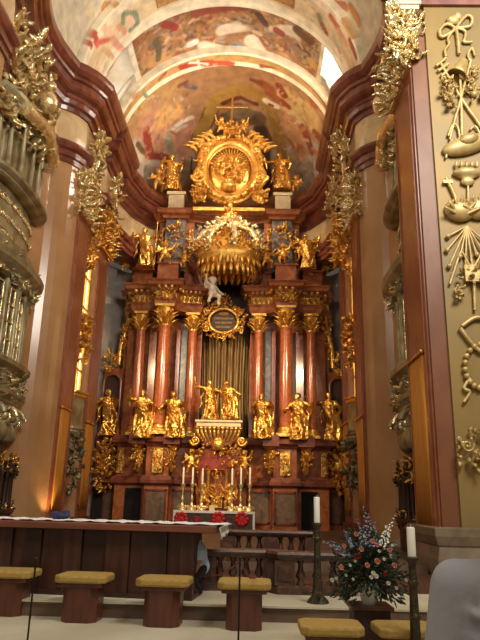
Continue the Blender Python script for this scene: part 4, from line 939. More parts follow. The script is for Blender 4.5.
    mb = MB(); zpd = Zp(192.5, 25.6); mb.box(*xs(2.08, 2.78), 25.6, 26.3, zac1, zpd-.14); mb.box(*xs(2.0, 2.86), 25.52, 26.36, zpd-.14, zpd); mb.box(*xs(2.0, 2.86), 25.52, 26.36, zac1, zac1+.12); A(mb, 'attic_pedestal', 'cream')
# central attic pale block with gilt edging
mb = MB(); mb.box(-.85, .85, 26.2, 27, zatt-.4, zac0); A(mb, 'attic_centre', 'red')
# centre: curtain, plaque
zcu = Zp(336, 27)
mb = MB(); n = 90; rows = 12; vs = []
for j in range(rows+1):
    t_ = j/rows; z = zled+(zcu-zled)*t_
    for i in range(n+1):
        u_ = i/n*2-1; x = 1.2*u_*(1-.12*math.sin(PI*t_)*abs(u_)); y = 27.0+.09*math.sin(u_*24+math.sin(t_*3)*1.5)*(1-.3*t_)+.05*math.sin(u_*53)
        vs.append((x, y, z))
mb.add(vs, [(j*(n+1)+i, j*(n+1)+i+1, (j+1)*(n+1)+i+1, (j+1)*(n+1)+i) for j in range(rows) for i in range(n)], True)
cu = A(mb, 'curtain', 'curtain'); md = cu.modifiers.new('s', 'SOLIDIFY'); md.thickness = .03
mb = MB(); mb.box(-1.3, 1.3, 27.2, 27.4, zled, zac0-.3); A(mb, 'centre_back_wall', 'dark')
pc = P(223.5, 321, 25.6)
pq = thing('plaque', (pc.x, 25.6, pc.z-1), 'dark oval inscription plaque in a gilt wreath hanging above the curtain', 'plaque')
mb = MB(); Mx = Matrix.Translation((pc.x, 25.65, pc.z)) @ Matrix.Rotation(PI/2, 4, 'X'); b2 = MB(); b2.lathe([(.62, -.06), (.62, 0), (.5, .05)], (0, 0, 0), 32, sy=.85); mb.add([Mx @ Vector(v) for v in b2.v], b2.f, False); mb.obj('oval_field', 'dark', parent=pq)
mb = MB(); mb.tube([(pc.x+.63*math.cos(a), 25.56, pc.z+.54*math.sin(a)) for a in [2*PI*k/40 for k in range(41)]], .07, 8)
for k in range(24):
    a = 2*PI*k/24; orn(mb, (pc.x+.8*math.cos(a), 25.58, pc.z+.72*math.sin(a)), (-math.sin(a), 0, math.cos(a)), (math.cos(a), 0, math.sin(a)), FR, .22, .26, 5, .24, 300+k, True, .5, 0)
for k in range(6): a = 2*PI*k/6+.5; mb.scroll((pc.x+.82*math.cos(a), 25.5, pc.z+.75*math.sin(a)), UX, UZ, .15, .04, 1.3, 1, a)
orn(mb, (pc.x, 25.55, pc.z+.95), UX, UZ, FR, .5, .5, 20, .25, 333, True, .6); mb.obj('gilded_wreath', 'gold', parent=pq)
for k, (ln, sz) in enumerate((('NON', .16), ('CORONABITUR', .115), ('NISI LEGITIME', .115), ('CERTAVERIT', .115))):
    cu_ = bpy.data.curves.new('inscription', 'FONT'); cu_.body = ln; cu_.size = sz; cu_.align_x = 'CENTER'; cu_.extrude = .006
    to = bpy.data.objects.new('tmp_text', cu_); col.objects.link(to); dg = bpy.context.evaluated_depsgraph_get(); dg.update()
    me = bpy.data.meshes.new_from_object(to.evaluated_get(dg)); bpy.data.objects.remove(to)
    me.materials.clear(); me.materials.append(M['text'])
    o = bpy.data.objects.new('inscription_line', me); col.objects.link(o); o.parent = pq; o.rotation_euler.x = PI/2
    o.location = (0, -.02, 1+.26-.19*k)
# ------------------------------------------------------------------ crown canopy
cc = P(229, 252, 24.9); RZ = 1.42
cz = Zp(278, 24.9); ct = Zp(238, 24.9)
cr = thing('crown_canopy', (.05, 24.9, cz), 'huge gilt crown canopy with scalloped lambrequin fringe hanging before the retable', 'crown')
cx0 = cc.x
mb = MB()
mb.lathe([(RZ*.8, cz+.35), (RZ*.86, cz+.7), (RZ*.98, cz+.85), (RZ, cz+1.15), (RZ*.9, cz+1.2), (RZ*.9, cz+.9), (RZ*.75, cz+.4)], (cx0, 24.9, 0), 48, sy=.62); mb.obj('band', 'gold', parent=cr)
mb = MB()
for k in range(26):
    a = 2*PI*k/26; p = (cx0+RZ*.8*math.cos(a), 24.9+RZ*.5*math.sin(a)); mb.leaf((p[0], p[1], cz+.5), (0, 0, -1), (math.cos(a), math.sin(a), 0), .52, .15, .1); mb.ball((p[0], p[1], cz-.02), .05, 6, 5)
mb.obj('lambrequin_fringe', 'gold', parent=cr)
mb = MB()
for k in range(26):
    a = 2*PI*(k+.5)/26; p = (cx0+RZ*.93*math.cos(a), 24.9+RZ*.6*math.sin(a)); mb.leaf((p[0], p[1], cz+.75), (0, 0, -1), (math.cos(a), math.sin(a), 0), .4, .13, .1)
    orn(mb, (cx0+RZ*math.cos(a), 24.9+RZ*.62*math.sin(a), cz+1.25), (-math.sin(a), math.cos(a), 0), UZ, (math.cos(a), math.sin(a), 0), .3, .3, 5, .24, 400+k, True, .5, 0)
mb.obj('band_carving', 'gold', parent=cr)
zf = Zp(203, 24.9)
mb = MB()
for k in range(8):
    a = 2*PI*k/8+.2; dx, dy = math.cos(a), math.sin(a)*.62; pts = [(cx0+dx*RZ*r_, 24.9+dy*RZ*r_, cz+1.15+(zf-cz-1.7)*h_) for r_, h_ in ((.96, 0), (1.0, .25), (.8, .5), (.45, .62), (.2, .8), (.08, 1))]
    mb.tube(pts, [.12, .13, .12, .1, .08, .06], 7)
    for q, p in enumerate(pts[:5]): orn(mb, p, (1, 0, 0), UZ, (dx, dy, .2), .35, .35, 7, .26, 430+k*6+q, True, .8, 1)
mb.obj('crown_arch', 'paleg', parent=cr)
mb = MB(); mb.lathe([(RZ*.86, 0), (RZ*.8, .3), (RZ*.55, .75), (RZ*.25, 1.1), (.05, 1.3)], (cx0, 24.95, cz+1.1), 28, sy=.55)
for k in range(44):
    a = R.uniform(PI, 2*PI); h0 = R.uniform(0, 1); rr_ = RZ*(.9-.75*h0); orn(mb, (cx0+rr_*math.cos(a), 24.95+rr_*.56*math.sin(a), cz+1.2+h0*1.1), UX, UZ, (math.cos(a), math.sin(a), .3), .3, .3, 4, .26, 900+k, True, .6, 0)
mb.obj('crown_cap', 'gold', parent=cr)
mb = MB(); mb.lathe([(.1, 0), (.22, .15), (.12, .3), (.2, .42), (.06, .6)], (cx0, 24.9, zf-.75), 14); mb.ball((cx0, 24.9, zf-.12), .13); mb.box(cx0-.03, cx0+.03, 24.88, 24.92, zf-.1, zf+.25); mb.box(cx0-.12, cx0+.12, 24.88, 24.92, zf+.08, zf+.14)
orn(mb, (cx0, 24.8, zf-.7), UX, UZ, FR, .6, .7, 26, .22, 460, True, .8); mb.obj('finial', 'gold', parent=cr)
# ------------------------------------------------------------------ medallion above the attic
mc = P(230, 172, 25.2); zb_ = Zp(211, 25.2); zt_ = Zp(131, 25.2)
md_ = thing('sunburst_medallion', (mc.x, 25.3, zb_), 'great gilded medallion with figure relief in a scrolled frame crowning the retable', 'medallion')
ch = (zt_+zb_)/2; hr = (zt_-zb_)/2
def ring(mb, rx, rz, y, r, cz_=None, n=56): mb.tube([(mc.x+rx*math.cos(a), y, (cz_ or ch)+rz*math.sin(a)) for a in [2*PI*k/n for k in range(n+1)]], r, 8)
mb = MB(); Mx = Matrix.Translation((mc.x, 25.35, ch)) @ Matrix.Rotation(PI/2, 4, 'X'); b2 = MB(); b2.lathe([(1.1, -.1), (1.1, .02), (.6, .12), (.02, .16)], (0, 0, 0), 44, sy=1.18); mb.add([Mx @ Vector(v) for v in b2.v], b2.f, True)
mb.obj('medallion_field', 'gold', parent=md_)
mb = MB(); 
for k in range(30):
    a = 2*PI*k/30; mb.leaf((mc.x+.4*math.cos(a), 25.22, ch+.5+.3*math.sin(a)), (math.cos(a), -.1, math.sin(a)), FR, .62, .03, 0, 3)
mb.obj('rays', 'gold', parent=md_)
mb = MB()
for (ax, az, sc_) in ((-.35, -.1, 1), (.3, .05, 1), (0, .25, .9), (-.05, -.55, 1), (.5, -.45, .8), (-.55, .25, .7), (.15, -.2, .9)):
    mb.ball((mc.x+ax, 25.12, ch+az), (.17*sc_, .14, .26*sc_), 10, 8); mb.ball((mc.x+ax+.04, 25.05, ch+az+.33*sc_), .095*sc_, 9, 7)
    mb.tube([(mc.x+ax, 25.05, ch+az+.15), (mc.x+ax+.25*sc_, 25.0, ch+az+.1), (mc.x+ax+.35*sc_, 25.0, ch+az+.3)], [.06, .05, .03], 7)
    orn(mb, (mc.x+ax, 25.08, ch+az-.15), UX, UZ, FR, .45, .4, 9, .24, int(500+ax*50), True, .4, 0)
mb.lathe([(.2, 0), (.34, .12), (.36, .3), (.2, .38)], (mc.x-.05, 25.1, ch-1.1), 16); mb.obj('relief_figures', 'gold', parent=md_)
mb = MB(); ring(mb, 1.2, 1.4, 25.22, .19); ring(mb, 1.42, 1.6, 25.3, .13); ring(mb, 1.02, 1.2, 25.2, .05)
outer = []
for s in (-1, 1):
    pts = [(.3, 1.72), (.8, 1.55), (1.3, 1.15), (1.5, .6), (1.42, .25), (1.65, -.1), (1.72, -.45), (1.5, -.75), (1.35, -1.0), (1.55, -1.45), (1.7, -1.6)]
    mb.tube([(mc.x+s*x*.92, 25.22, ch+z*1.02) for x, z in pts], [.12, .16, .17, .16, .14, .15, .15, .13, .13, .15, .1], 9)
    mb.scroll((mc.x+s*1.38, 25.1, ch-.35), (s, 0, 0), UZ, .33, .1, 1.5, -1); mb.scroll((mc.x+s*1.2, 25.1, ch+1.05), (s, 0, 0), UZ, .3, .1, 1.5, 1); mb.scroll((mc.x+s*1.3, 25.1, ch-1.4), (s, 0, 0), UZ, .3, .1, 1.5, 1)
mb.box(mc.x-1.6, mc.x+1.6, 25.1, 25.5, zb_-.02, zb_+.14)
mb.obj('scrolled_frame', 'gold', parent=md_)
mb = MB()
for k in range(22):
    a = 2*PI*k/22; rx, rz = 1.42, 1.6; orn(mb, (mc.x+rx*math.cos(a), 25.15, ch+rz*math.sin(a)), (-math.sin(a), 0, math.cos(a)), (math.cos(a), 0, math.sin(a)), FR, .3, .3, 4, .26, 520+k, True, .5, 0)
for s in (-1, 1):
    for k in range(5): mb.leaf((mc.x+s*(.75+.2*k), 25.15, ch+1.55-.16*k), (s*.5, -.1, .9), (s*.8, -.6, -.3), .6, .15, 1.1); mb.scroll((mc.x+s*(.95+.2*k), 25.05, ch+1.95-.2*k), (s, 0, 0), UZ, .13, .05, 1.2, -1); 
    orn(mb, (mc.x+s*1.3, 25.1, ch-1.3), UX, UZ, FR, .8, .9, 30, .3, 560+s, True, .6)
mb.obj('frame_carving', 'gold', parent=md_)
mb = MB(); mb.box(mc.x-.35, mc.x+.35, 25.0, 25.3, zt_-.25, zt_+.15); orn(mb, (mc.x, 25.0, zt_), UX, UZ, FR, .8, .5, 26, .26, 580, True, .6)
mb.obj('keystone', 'gold', parent=md_)
pt = P(231, 97, 25.2); pb = P(230.5, 128, 25.2); pa = P(231, 107.5, 25.2)
cr_ = thing('gilded_cross', (mc.x, 25.2, zt_+.1), 'thin gilt cross standing on top of the great medallion', 'cross')
mb = MB(); mb.tube([(mc.x, 25.2, zt_+.1), (mc.x+.02, 25.2, pt.z)], .05, 8); mb.obj('upright', 'gold', parent=cr_); mb = MB(); mb.tube([(mc.x-.72, 25.2, pa.z), (mc.x+.76, 25.2, pa.z)], .045, 8); mb.obj('crossbar', 'gold', parent=cr_)
# ------------------------------------------------------------------ statues
def stat(name, seed, px, pyb, pyt, Y, label, rz=0, m='statgold', cat='statue', **kw):
    b = P(px, pyb, Y); t_ = P(px, pyt, Y); H = t_.z-b.z
    me, parts = robed(seed=seed, **kw)
    return put_mesh(name, me, m, (b.x, Y, b.z+.005), H, rz, label, cat, None, parts, m, 1.18), H
stat('saint_statue', 1, 107, 436, 389, 26.0, 'gilded saint reading in the arched niche at the far left of the retable', .3, rh=(-.02, -.2, -.08), lh=(-.02, -.2, .02), turn=.4)
stat('saint_statue', 2, 142, 438.5, 389, 24.85, 'gilded bishop saint with raised hand before the leftmost column', .1, rh=(-.1, -.12, .12), lh=(.08, -.16, -.12))
stat('saint_statue', 3, 173.5, 438.5, 391, 24.75, 'gilded helmeted saint with shield between the two inner left columns', -.1, rh=(-.14, -.02, -.16), lh=(.1, -.14, -.06), beard=False)
stat('saint_statue', 4, 263, 439.5, 393, 24.75, 'gilded robed saint with hands at his chest between the inner right columns', -.1, rh=(.04, -.16, -.04), lh=(.06, -.16, -.02))
stat('saint_statue', 5, 298.5, 440.5, 393, 24.85, 'gilded saint leaning with swirling cloak before the rightmost column', -.2, rh=(-.12, -.1, -.18), lh=(.16, -.06, -.02), lean=.05, turn=-.5)
stat('saint_statue', 6, 331, 442, 392, 26.0, 'gilded saint stretching an arm outward in the arched niche at the far right', -.3, rh=(-.26, -.08, .08), lh=(.06, -.14, -.1), turn=.5)
# Peter and Paul pair
sa, H1 = stat('apostle_statue', 7, 209, 420, 380, 24.3, 'gilded apostle throwing one arm high, left of the central parting pair', .35, rh=(-.22, -.04, .2), lh=(.2, -.14, -.04), lean=.02, turn=.3, staff=None)
sa, H1 = stat('apostle_statue', 8, 229.5, 420, 380, 24.3, 'gilded apostle bending with flying cloak, right of the central parting pair', -.5, rh=(-.2, -.14, -.06), lh=(.2, .06, -.16), lean=-.08, turn=-.2)
pz = P(219, 420.5, 24.3).z; px0 = P(219, 424, 24.3).x; zq = P(219, 445, 24.3).z
pd = thing('statue_pedestal', (px0, 24.4, zq-.1), 'gilded ribbed pedestal with pale marble slab carrying the parting apostles', 'pedestal')
mb = MB(); mb.box(px0-.92, px0+.92, 24.0, 25.2, pz-.1, pz-.01); mb.box(px0-.86, px0+.86, 24.06, 25.2, pz-.26, pz-.1); mb.obj('slab', 'cream', parent=pd, bevel=.02)
mb = MB(); mb.prism_y([(px0-.86, pz-.26), (px0+.86, pz-.26), (px0+.72, (pz+zq)/2), (px0+.5, zq), (px0-.5, zq), (px0-.72, (pz+zq)/2)], 24.2, 25.2); mb.obj('block', 'cornice', parent=pd)
mb = MB()
for k in range(11):
    u_ = (k-5)/5; x = px0+u_*.84; mb.tube([(x, 24.12, pz-.3), (x*1.0-.05*u_, 24.06, pz-.55), (x-.25*u_, 24.2, zq+.15)], [.07, .06, .04], 7); mb.ball((x, 24.05, pz-.33), .08, 8, 6)
for s in (-1, 1): mb.scroll((px0+s*.9, 24.15, zq+.15), (s, 0, 0), UZ, .2, .06, 1.5, -1)
mb.obj('gilded_rib', 'gold', parent=pd)
# tabernacle group
tb = thing('tabernacle', (px0, 24.3, L2), 'gilded tabernacle with red mantled throne, tiara and little pillars behind the altar candles', 'tabernacle')
zt0, zt1 = P(219, 508, 24.3).z, zq
mb = MB(); mb.box(px0-.95, px0+.95, 24.5, 25.2, L2, zt0+.05); mb.box(px0-.75, px0+.75, 24.6, 25.2, zt0, zq-1.1); mb.obj('body', 'red', parent=tb)
mb = MB(); zz2 = P(219, 470, 24.3).z; mb.prism_y([(px0-.9, zz2), (px0+.9, zz2), (px0+.6, zz2+.35), (px0+.2, zz2+1.0), (px0, zz2+1.15), (px0-.2, zz2+1.0), (px0-.6, zz2+.35)], 24.35, 24.9); mb.obj('mantle', 'pinkred', parent=tb)
mb = MB(); orn(mb, (px0, 24.3, zz2+.55), UX, UZ, FR, 1.9, .9, 50, .26, 601, True, .6); mb.lathe([(.2, 0), (.26, .1), (.24, .3), (.12, .5), (.03, .6)], (px0, 24.25, zz2+.75), 14); mb.ball((px0, 24.25, zz2+1.38), .06); mb.obj('tiara_carving', 'gold', parent=tb)
for s in (-1, 1):
    for dx in (.35, .62):
        mb = MB(); mb.lathe([(.09, 0), (.06, .08), (.055, zz2-zt0-.15), (.1, zz2-zt0)], (px0+s*dx, 24.35, zt0), 10); mb.obj('pillar', 'redcol' if dx > .5 else 'gold', parent=tb)
mb = MB(); orn(mb, (px0, 24.4, (zt0+zz2)/2), UX, UZ, FR, .5, zz2-zt0, 40, .2, 602, True, .5); mb.box(px0-.2, px0+.2, 24.42, 24.6, zt0, zt0+.55); mb.obj('tabernacle_door', 'gold', parent=tb)
for s in (-1, 1):
    me = putto_mesh(10+s, 1); b = (px0+s*.5, 24.2, zt0+.05)
    put_mesh('adoring_angel', me, 'gold', (b[0], 24.05, zt0-.02), .95, -s*.6, 'small gilt kneeling angel %s of the tabernacle door' % ('left' if s < 0 else 'right'), 'statue')
for s in (-1, 1): 
    me = putto_mesh(14+s, 2); put_mesh('cherub_statue', me, 'gold', (px0+s*1.0, 24.35, zz2-.15), .95, -s*.4, 'gilt cherub seated %s of the red mantle' % ('left' if s < 0 else 'right'), 'statue')
# attic statues and cherubs
stat('saint_statue', 11, 171.5, 192, 155, 25.85, 'gilded seated-looking figure on the left attic pedestal beside the medallion', .3, rh=(-.06, -.2, -.06), lh=(.1, -.18, .0), beard=False, turn=.5)
stat('saint_statue', 12, 281, 191.5, 153, 25.85, 'gilded figure raising a hand on the right attic pedestal beside the medallion', -.2, rh=(-.2, -.06, .12), lh=(.1, -.16, -.04), beard=False, turn=-.3)
stat('saint_statue', 13, 144, 268, 228, 25.3, 'gilded saint holding a tall shining staff on the left shoulder of the retable', .2, rh=(-.12, -.12, -.02), lh=(.12, -.16, .08), staff=((.19, -.2, .0), (.2, -.2, 1.05)))
stat('angel_statue', 14, 307, 270, 234, 25.3, 'gilded winged angel with spread arms on the right shoulder of the retable', -.1, rh=(-.22, -.06, .04), lh=(.22, -.06, .1), beard=False, wings=True)
def cherub(seed, pose, px, pyb, pyt, Y, label, rz=0, m='gold'):
    b = P(px, pyb, Y); t_ = P(px, pyt, Y); H = t_.z-b.z
    return put_mesh('cherub_statue', putto_mesh(seed, pose), m, (b.x, Y, b.z), H, rz, label, 'statue')
cherub(20, 0, 158, 192, 168, 25.9, 'small gilt cherub at the far left edge of the attic', .4)
cherub(21, 1, 296, 192, 175, 25.9, 'small gilt cherub at the far right edge of the attic', -.4)
cherub(22, 2, 164, 264, 241, 24.95, 'gilt cherub waving on the left plinth below the attic pier', .5)
cherub(23, 1, 184, 268, 250, 25.0, 'gilt cherub crouching between left plinth and crown canopy', -.6)
cherub(24, 2, 266, 268, 246, 25.0, 'gilt cherub reaching out right beside the crown canopy', .6)
cherub(25, 0, 283, 264, 243, 24.95, 'gilt cherub on the right plinth below the attic pier', -.3)
cherub(26, 0, 125, 272, 254, 26.2, 'little gilt cherub with pale urn at the far left of the upper retable', .2)
cherub(27, 1, 325, 275, 257, 26.2, 'little gilt cherub at the far right of the upper retable', -.2)
cherub(28, 3, 221, 134, 117, 24.95, 'gilt cherub climbing left of the cross on the medallion', .5)
cherub(29, 2, 243, 134, 119, 24.95, 'gilt cherub climbing right of the cross on the medallion', -.5)
M['sunwhite'] = mat('sunlit_stucco_white', srgb(236, 220, 196), .45)  # bright white stands for sunlight on the stucco; cherub form invented
cherub(31, 3, 212, 304, 276, 24.6, 'pale cherub standing in for a sunlit patch under the left of the crown canopy', .8, 'sunwhite')
# ------------------------------------------------------------------ altar table, candlesticks
ym = 23.6
zm = P(214, 511, ym).z; xl = P(173.5, 511, ym).x; xr = P(255, 511, ym).x
at = thing('altar_table', ((xl+xr)/2, ym+.5, L2), 'stone altar table with red rosettes and white cloth edge below the tabernacle', 'altar')
mb = MB(); mb.box(xl+.05, xr-.05, ym, ym+.6, L2, zm-.08); mb.obj('frontal', 'frontal', parent=at)
mb = MB(); mb.box(xl, xr, ym-.06, ym+.7, zm-.08, zm); mb.box(xl, xl+.08, ym-.05, ym+.05, L2, zm-.08); mb.box(xr-.08, xr, ym-.05, ym+.05, L2, zm-.08); mb.obj('cloth_edge', 'cloth', parent=at)
for px in (181, 197, 218.5, 242):
    c = P(px, 519, ym); mb = MB(); r_ = .25 if px != 197 else .1; mb.ball((c.x, ym, c.z), (r_, .07, r_), 16, 8)
    for q in range(9): a = 2*PI*q/9; mb.ball((c.x+r_*.75*math.cos(a), ym-.04, c.z+r_*.75*math.sin(a)), (r_*.36, .06, r_*.36), 8, 6)
    mb.obj('rosette', 'redfl', parent=at)
where = ['leftmost of six', 'second from left', 'left of the tabernacle', 'right of the tabernacle', 'second from right', 'rightmost of six']
for k, (px, pt_) in enumerate(((182, 467), (191.5, 467), (201.5, 468), (231.5, 468), (240.5, 467.5), (249.5, 467))):
    b = P(px, 508, ym+.3); t_ = P(px, pt_, ym+.3); H = t_.z-zm
    c = thing('altar_candlestick', (b.x, ym+.3, zm), 'slim gilt altar candlestick with white candle, %s on the altar table' % where[k], 'candlestick', 'candlesticks on the high altar')
    mb = MB(); mb.lathe([(.17, 0), (.16, .08), (.08, .16), (.05, .26)], (b.x, ym+.3, zm), 12)
    for q in range(3): a = 2*PI*q/3-PI/2; mb.scroll((b.x+.13*math.cos(a), ym+.3+.13*math.sin(a), zm+.1), (math.cos(a), math.sin(a), 0), UZ, .08, .03, 1.2)
    mb.obj('foot', 'paleg', parent=c)
    mb = MB(); mb.lathe([(.05, .24), (.035, .34), (.07, .42), (.03, .5), (.03, H*.42), (.06, H*.46), (.03, H*.5), (.1, H*.6), (.1, H*.615)], (b.x, ym+.3, zm), 10); mb.obj('stem', 'paleg', parent=c)
    mb = MB(); mb.lathe([(.035, H*.61), (.035, H*.98), (.012, H)], (b.x, ym+.3, zm), 10); mb.obj('candle', 'candle', parent=c)
b = P(212, 507, ym+.2); t = thing('altar_card', (b.x, ym+.2, zm), 'small cream altar card leaning in the middle of the altar table', 'card')
mb = MB(); mb.box(b.x-.1, b.x+.1, ym+.18, ym+.22, zm, zm+.2); mb.obj('card', 'cream', parent=t); mb = MB(); mb.box(b.x-.1, b.x+.1, ym+.22, ym+.3, zm, zm+.03); mb.obj('stand', 'paleg', parent=t)
# ------------------------------------------------------------------ marble balustrades
def balustrade(name, pts, zb_, h_, label, nbal, th=.16, carved=True):
    L_ = Vector(pts[-1])-Vector(pts[0]); t = thing(name, (pts[0][0], pts[0][1], zb_), label, 'balustrade')
    mb = MB(); mb.sweep(pts, [(-th, zb_), (th, zb_), (th, zb_+.08), (th*.8, zb_+.1), (-th*.8, zb_+.1), (-th, zb_+.08)], side=-1); mb.obj('base_rail', 'railm', parent=t)
    mb = MB(); z = zb_+h_; mb.sweep(pts, [(-th, z-.06), (-th*.8, z-.1), (th*.8, z-.1), (th, z-.06), (th*1.1, z-.03), (th, z), (-th, z), (-th*1.1, z-.03)], side=-1); mb.obj('top_rail', 'railm', parent=t)
    for i in range(len(pts)-1):
        a, b = Vector(pts[i]), Vector(pts[i+1]); d = (b-a); n = max(2, int(d.length/.17))
        for j in range(n+1):
            c = a+d*(j/n)
            if j == 0 and i > 0: continue
            if j in (0, n):
                mb = MB(); mb.box(c.x-th*.8, c.x+th*.8, c.y-th*.8, c.y+th*.8, zb_+.1, z-.1); mb.box(c.x-th*.5, c.x+th*.5, c.y-th*.9, c.y+th*.9, zb_+.16, z-.16); mb.obj('post', 'railm', parent=t)
            else:
                k = z-zb_-.2; mb = MB(); mb.lathe([(.05, 0), (.05, .03), (.03, .06), (.062, k*.35), (.035, k*.62), (.03, k*.8), (.05, k*.93), (.05, k)], (c.x, c.y, zb_+.1), 10); mb.obj('baluster', 'railm', parent=t)
    return t
ra = G(206, 589, L1); rb = G(272, 590, L1); rc = G(345, 590, L1)
balustrade('balustrade', [(ra.x-1.4, ra.y), (ra.x, ra.y), (rb.x, rb.y), (rb.x+.15, rb.y-.25), (rc.x, rc.y-.45)], L1, Zp(549, ra.y, 240)-L1, 'mottled red-brown marble balustrade right behind the long table and the flowers', 9)
y2 = 11.5; xa, xb = P(228, 540, y2).x, P(312, 540, y2).x
mb = MB(); mb.box(xa-.3, 4.2, y2-.3, 14.0, L1, L1+.12); struct('trim_11', mb, 'riser')
balustrade('balustrade', [(xa, y2), ((xa+xb)/2, y2), (xb, y2)], L1+.12, Zp(530, y2, 250)-L1-.12, 'lower dark marble balustrade farther back before the altar table', 9)
# ------------------------------------------------------------------ the long table
c0 = G(192, 601, L1); ANG = math.radians(-7)
tb = thing('long_table', (c0.x, c0.y, L1), 'long dark wood table with panelled front and thick reddish top on the step', 'table', None, ANG)
Mt = Matrix.Translation((c0.x, c0.y, 0)) @ Matrix.Rotation(ANG, 4, 'Z')
zt0 = P(192, 532.5, c0.y).z; zt1 = P(192, 525.5, c0.y-.05).z; zt1 = max(zt1, zt0+.07); TL = 3.3
def tbox(mb, x0, x1, y0, y1, z0_, z1_): mb.box(x0, x1, y0, y1, z0_, z1_, Mt)
mb = MB(); tbox(mb, -TL, .27, -.1, .75, zt0, zt1); mb.obj('table_top', 'tabletop', parent=tb, bevel=.012)
mb = MB(); tbox(mb, -TL+.25, -.03, .06, .6, L1, zt0); mb.obj('body', 'dark', parent=tb)
R = random.Random(3); x = -TL+.25; k = 0
while x < -.02:
    w_ = min(-x, R.choice((.16, .22, .3))); mb = MB(); d = .0 if k % 2 == 0 else .035
    tbox(mb, x+.004, x+w_-.004, d, .07, L1+.02, zt0-.01); mb.obj('front_board', 'wood' if k % 3 != 1 else 'dark', parent=tb); x += w_; k += 1
mb = MB(); tbox(mb, -TL+.2, 0, -.015, .62, L1, L1+.05); mb.obj('plinth_board', 'dark', parent=tb)
# white runner with overhanging corner
mb = MB(); nx, ny = 60, 8; vs = []
for j in range(ny+1):
    for i in range(nx+1):
        lx = -TL+.1+(TL+.26)*i/nx; ly = -.02+.6*j/ny; z = zt1+.012+.006*math.sin(lx*23+j)+.004*math.sin(lx*51)
        if lx > .2: ex = min(1, (lx-.2)/.16); z -= ex*ex*.0; 
        vs.append(Mt @ Vector((lx, ly, z)))
o = len(vs)
for i in range(1, 6):
    for j in range(ny+1):
        ly = -.02+.6*j/ny; dr = i/5; vs.append(Mt @ Vector((.28+.035*dr+.02*math.sin(j*1.9+dr*2), ly+.02*dr*math.sin(j), zt1+.012-.13*dr*(1.25-.5*j/ny))))
fs = [(j*(nx+1)+i, j*(nx+1)+i+1, (j+1)*(nx+1)+i+1, (j+1)*(nx+1)+i) for j in range(ny) for i in range(nx)]
prev = [j*(nx+1)+nx for j in range(ny+1)]
# hang the end over the right edge
for i in range(5):
    cur = [o+i*(ny+1)+j for j in range(ny+1)]
    fs += [(prev[j], prev[j+1], cur[j+1], cur[j]) for j in range(ny)]; prev = cur
mb.add(vs, fs, True); rn = mb.obj('table_runner', 'cloth', label='white linen runner along the long table, hanging over its right end', cat='cloth'); md = rn.modifiers.new('s', 'SOLIDIFY'); md.thickness = .006; md.offset = 1
b = P(62, 513, 8.2)
q_ = Mt @ Vector((-1.62, .35, zt1+.02)); q_.x = b.x*(q_.y/8.2)+CAM.x*(1-q_.y/8.2)
mb = MB(); R = random.Random(9)
for k in range(14): mb.ball((q_.x+R.uniform(-.1, .1), q_.y+R.uniform(-.05, .05), zt1+.035+R.uniform(0, .05)*(1 if k < 7 else 1.6)), (.05, .05, .028), 9, 6)
me = bake_remesh('bundle', mb, .012, 2); put_mesh('cloth_bundle', me, 'bluecloth', (0, 0, 0), 1, 0, 'crumpled dark blue bundle lying on the left part of the long table', 'cloth')
# ------------------------------------------------------------------ stools
def make_stool():
    t = thing('stool', (0, 0, 0), None, 'stool', 'ochre-cushioned wooden stools')
    mb = MB(); c = .07; mb.prism([(-.19+c, -.19), (.19-c, -.19), (.19, -.19+c), (.19, .19-c), (.19-c, .19), (-.19+c, .19), (-.19, .19-c), (-.19, -.19+c)], 0, .36); mb.obj('pedestal', 'stoolwood', parent=t, bevel=.006)
    mb = MB(); mb.box(-.24, .24, -.2, .2, .355, .395); mb.obj('seat_frame', 'stoolwood', parent=t, bevel=.01)
    mb = MB(); c = .06; o8 = lambda a, b: [(-a+c, -b), (a-c, -b), (a, -b+c), (a, b-c), (a-c, b), (-a+c, b), (-a, b-c), (-a, -b+c)]
    mb.prism(o8(.285, .23), .395, .475); o = mb.obj('cushion', 'cushion', parent=t, bevel=.022); return t
lab = ['ochre-cushioned wooden stool cut off at the left edge of the photo', 'ochre-cushioned wooden stool second from the left, before the long table', 'ochre-cushioned wooden stool before the right half of the long table',
       'ochre-cushioned wooden stool right of the long table, behind the thin barrier post', 'low-standing ochre-cushioned stool left of the flowers, under the tall candlestick', 'low-standing ochre-cushioned stool at the far right beside the grey-shirted person']
st0 = make_stool()
for i, (px, py, z) in enumerate(((8, 617, L0), (82, 623.5, L0), (163, 628, L0), (244, 631.5, L0), (330, None, 0), (405, None, 0))):
    o = st0 if i == 0 else copy_tree(st0); o['label'] = lab[i]
    if py: g = G(px, py, z); gx = P(px, py-6, g.y+.19).x; loc = Vector((gx, g.y+.19, z)); s_ = 1.0
    else: p = P(px, 612, 6.05); loc = Vector((p.x, 6.05, 0)); s_ = 1.0
    o.location = loc; o.rotation_euler.z = math.radians((-3, -3, -3, -1, 0, 3)[i]); sc_ = (1.02, 1.02, 1.02, 1.0, .98, .98)[i]; o.scale = (sc_, sc_, 1)
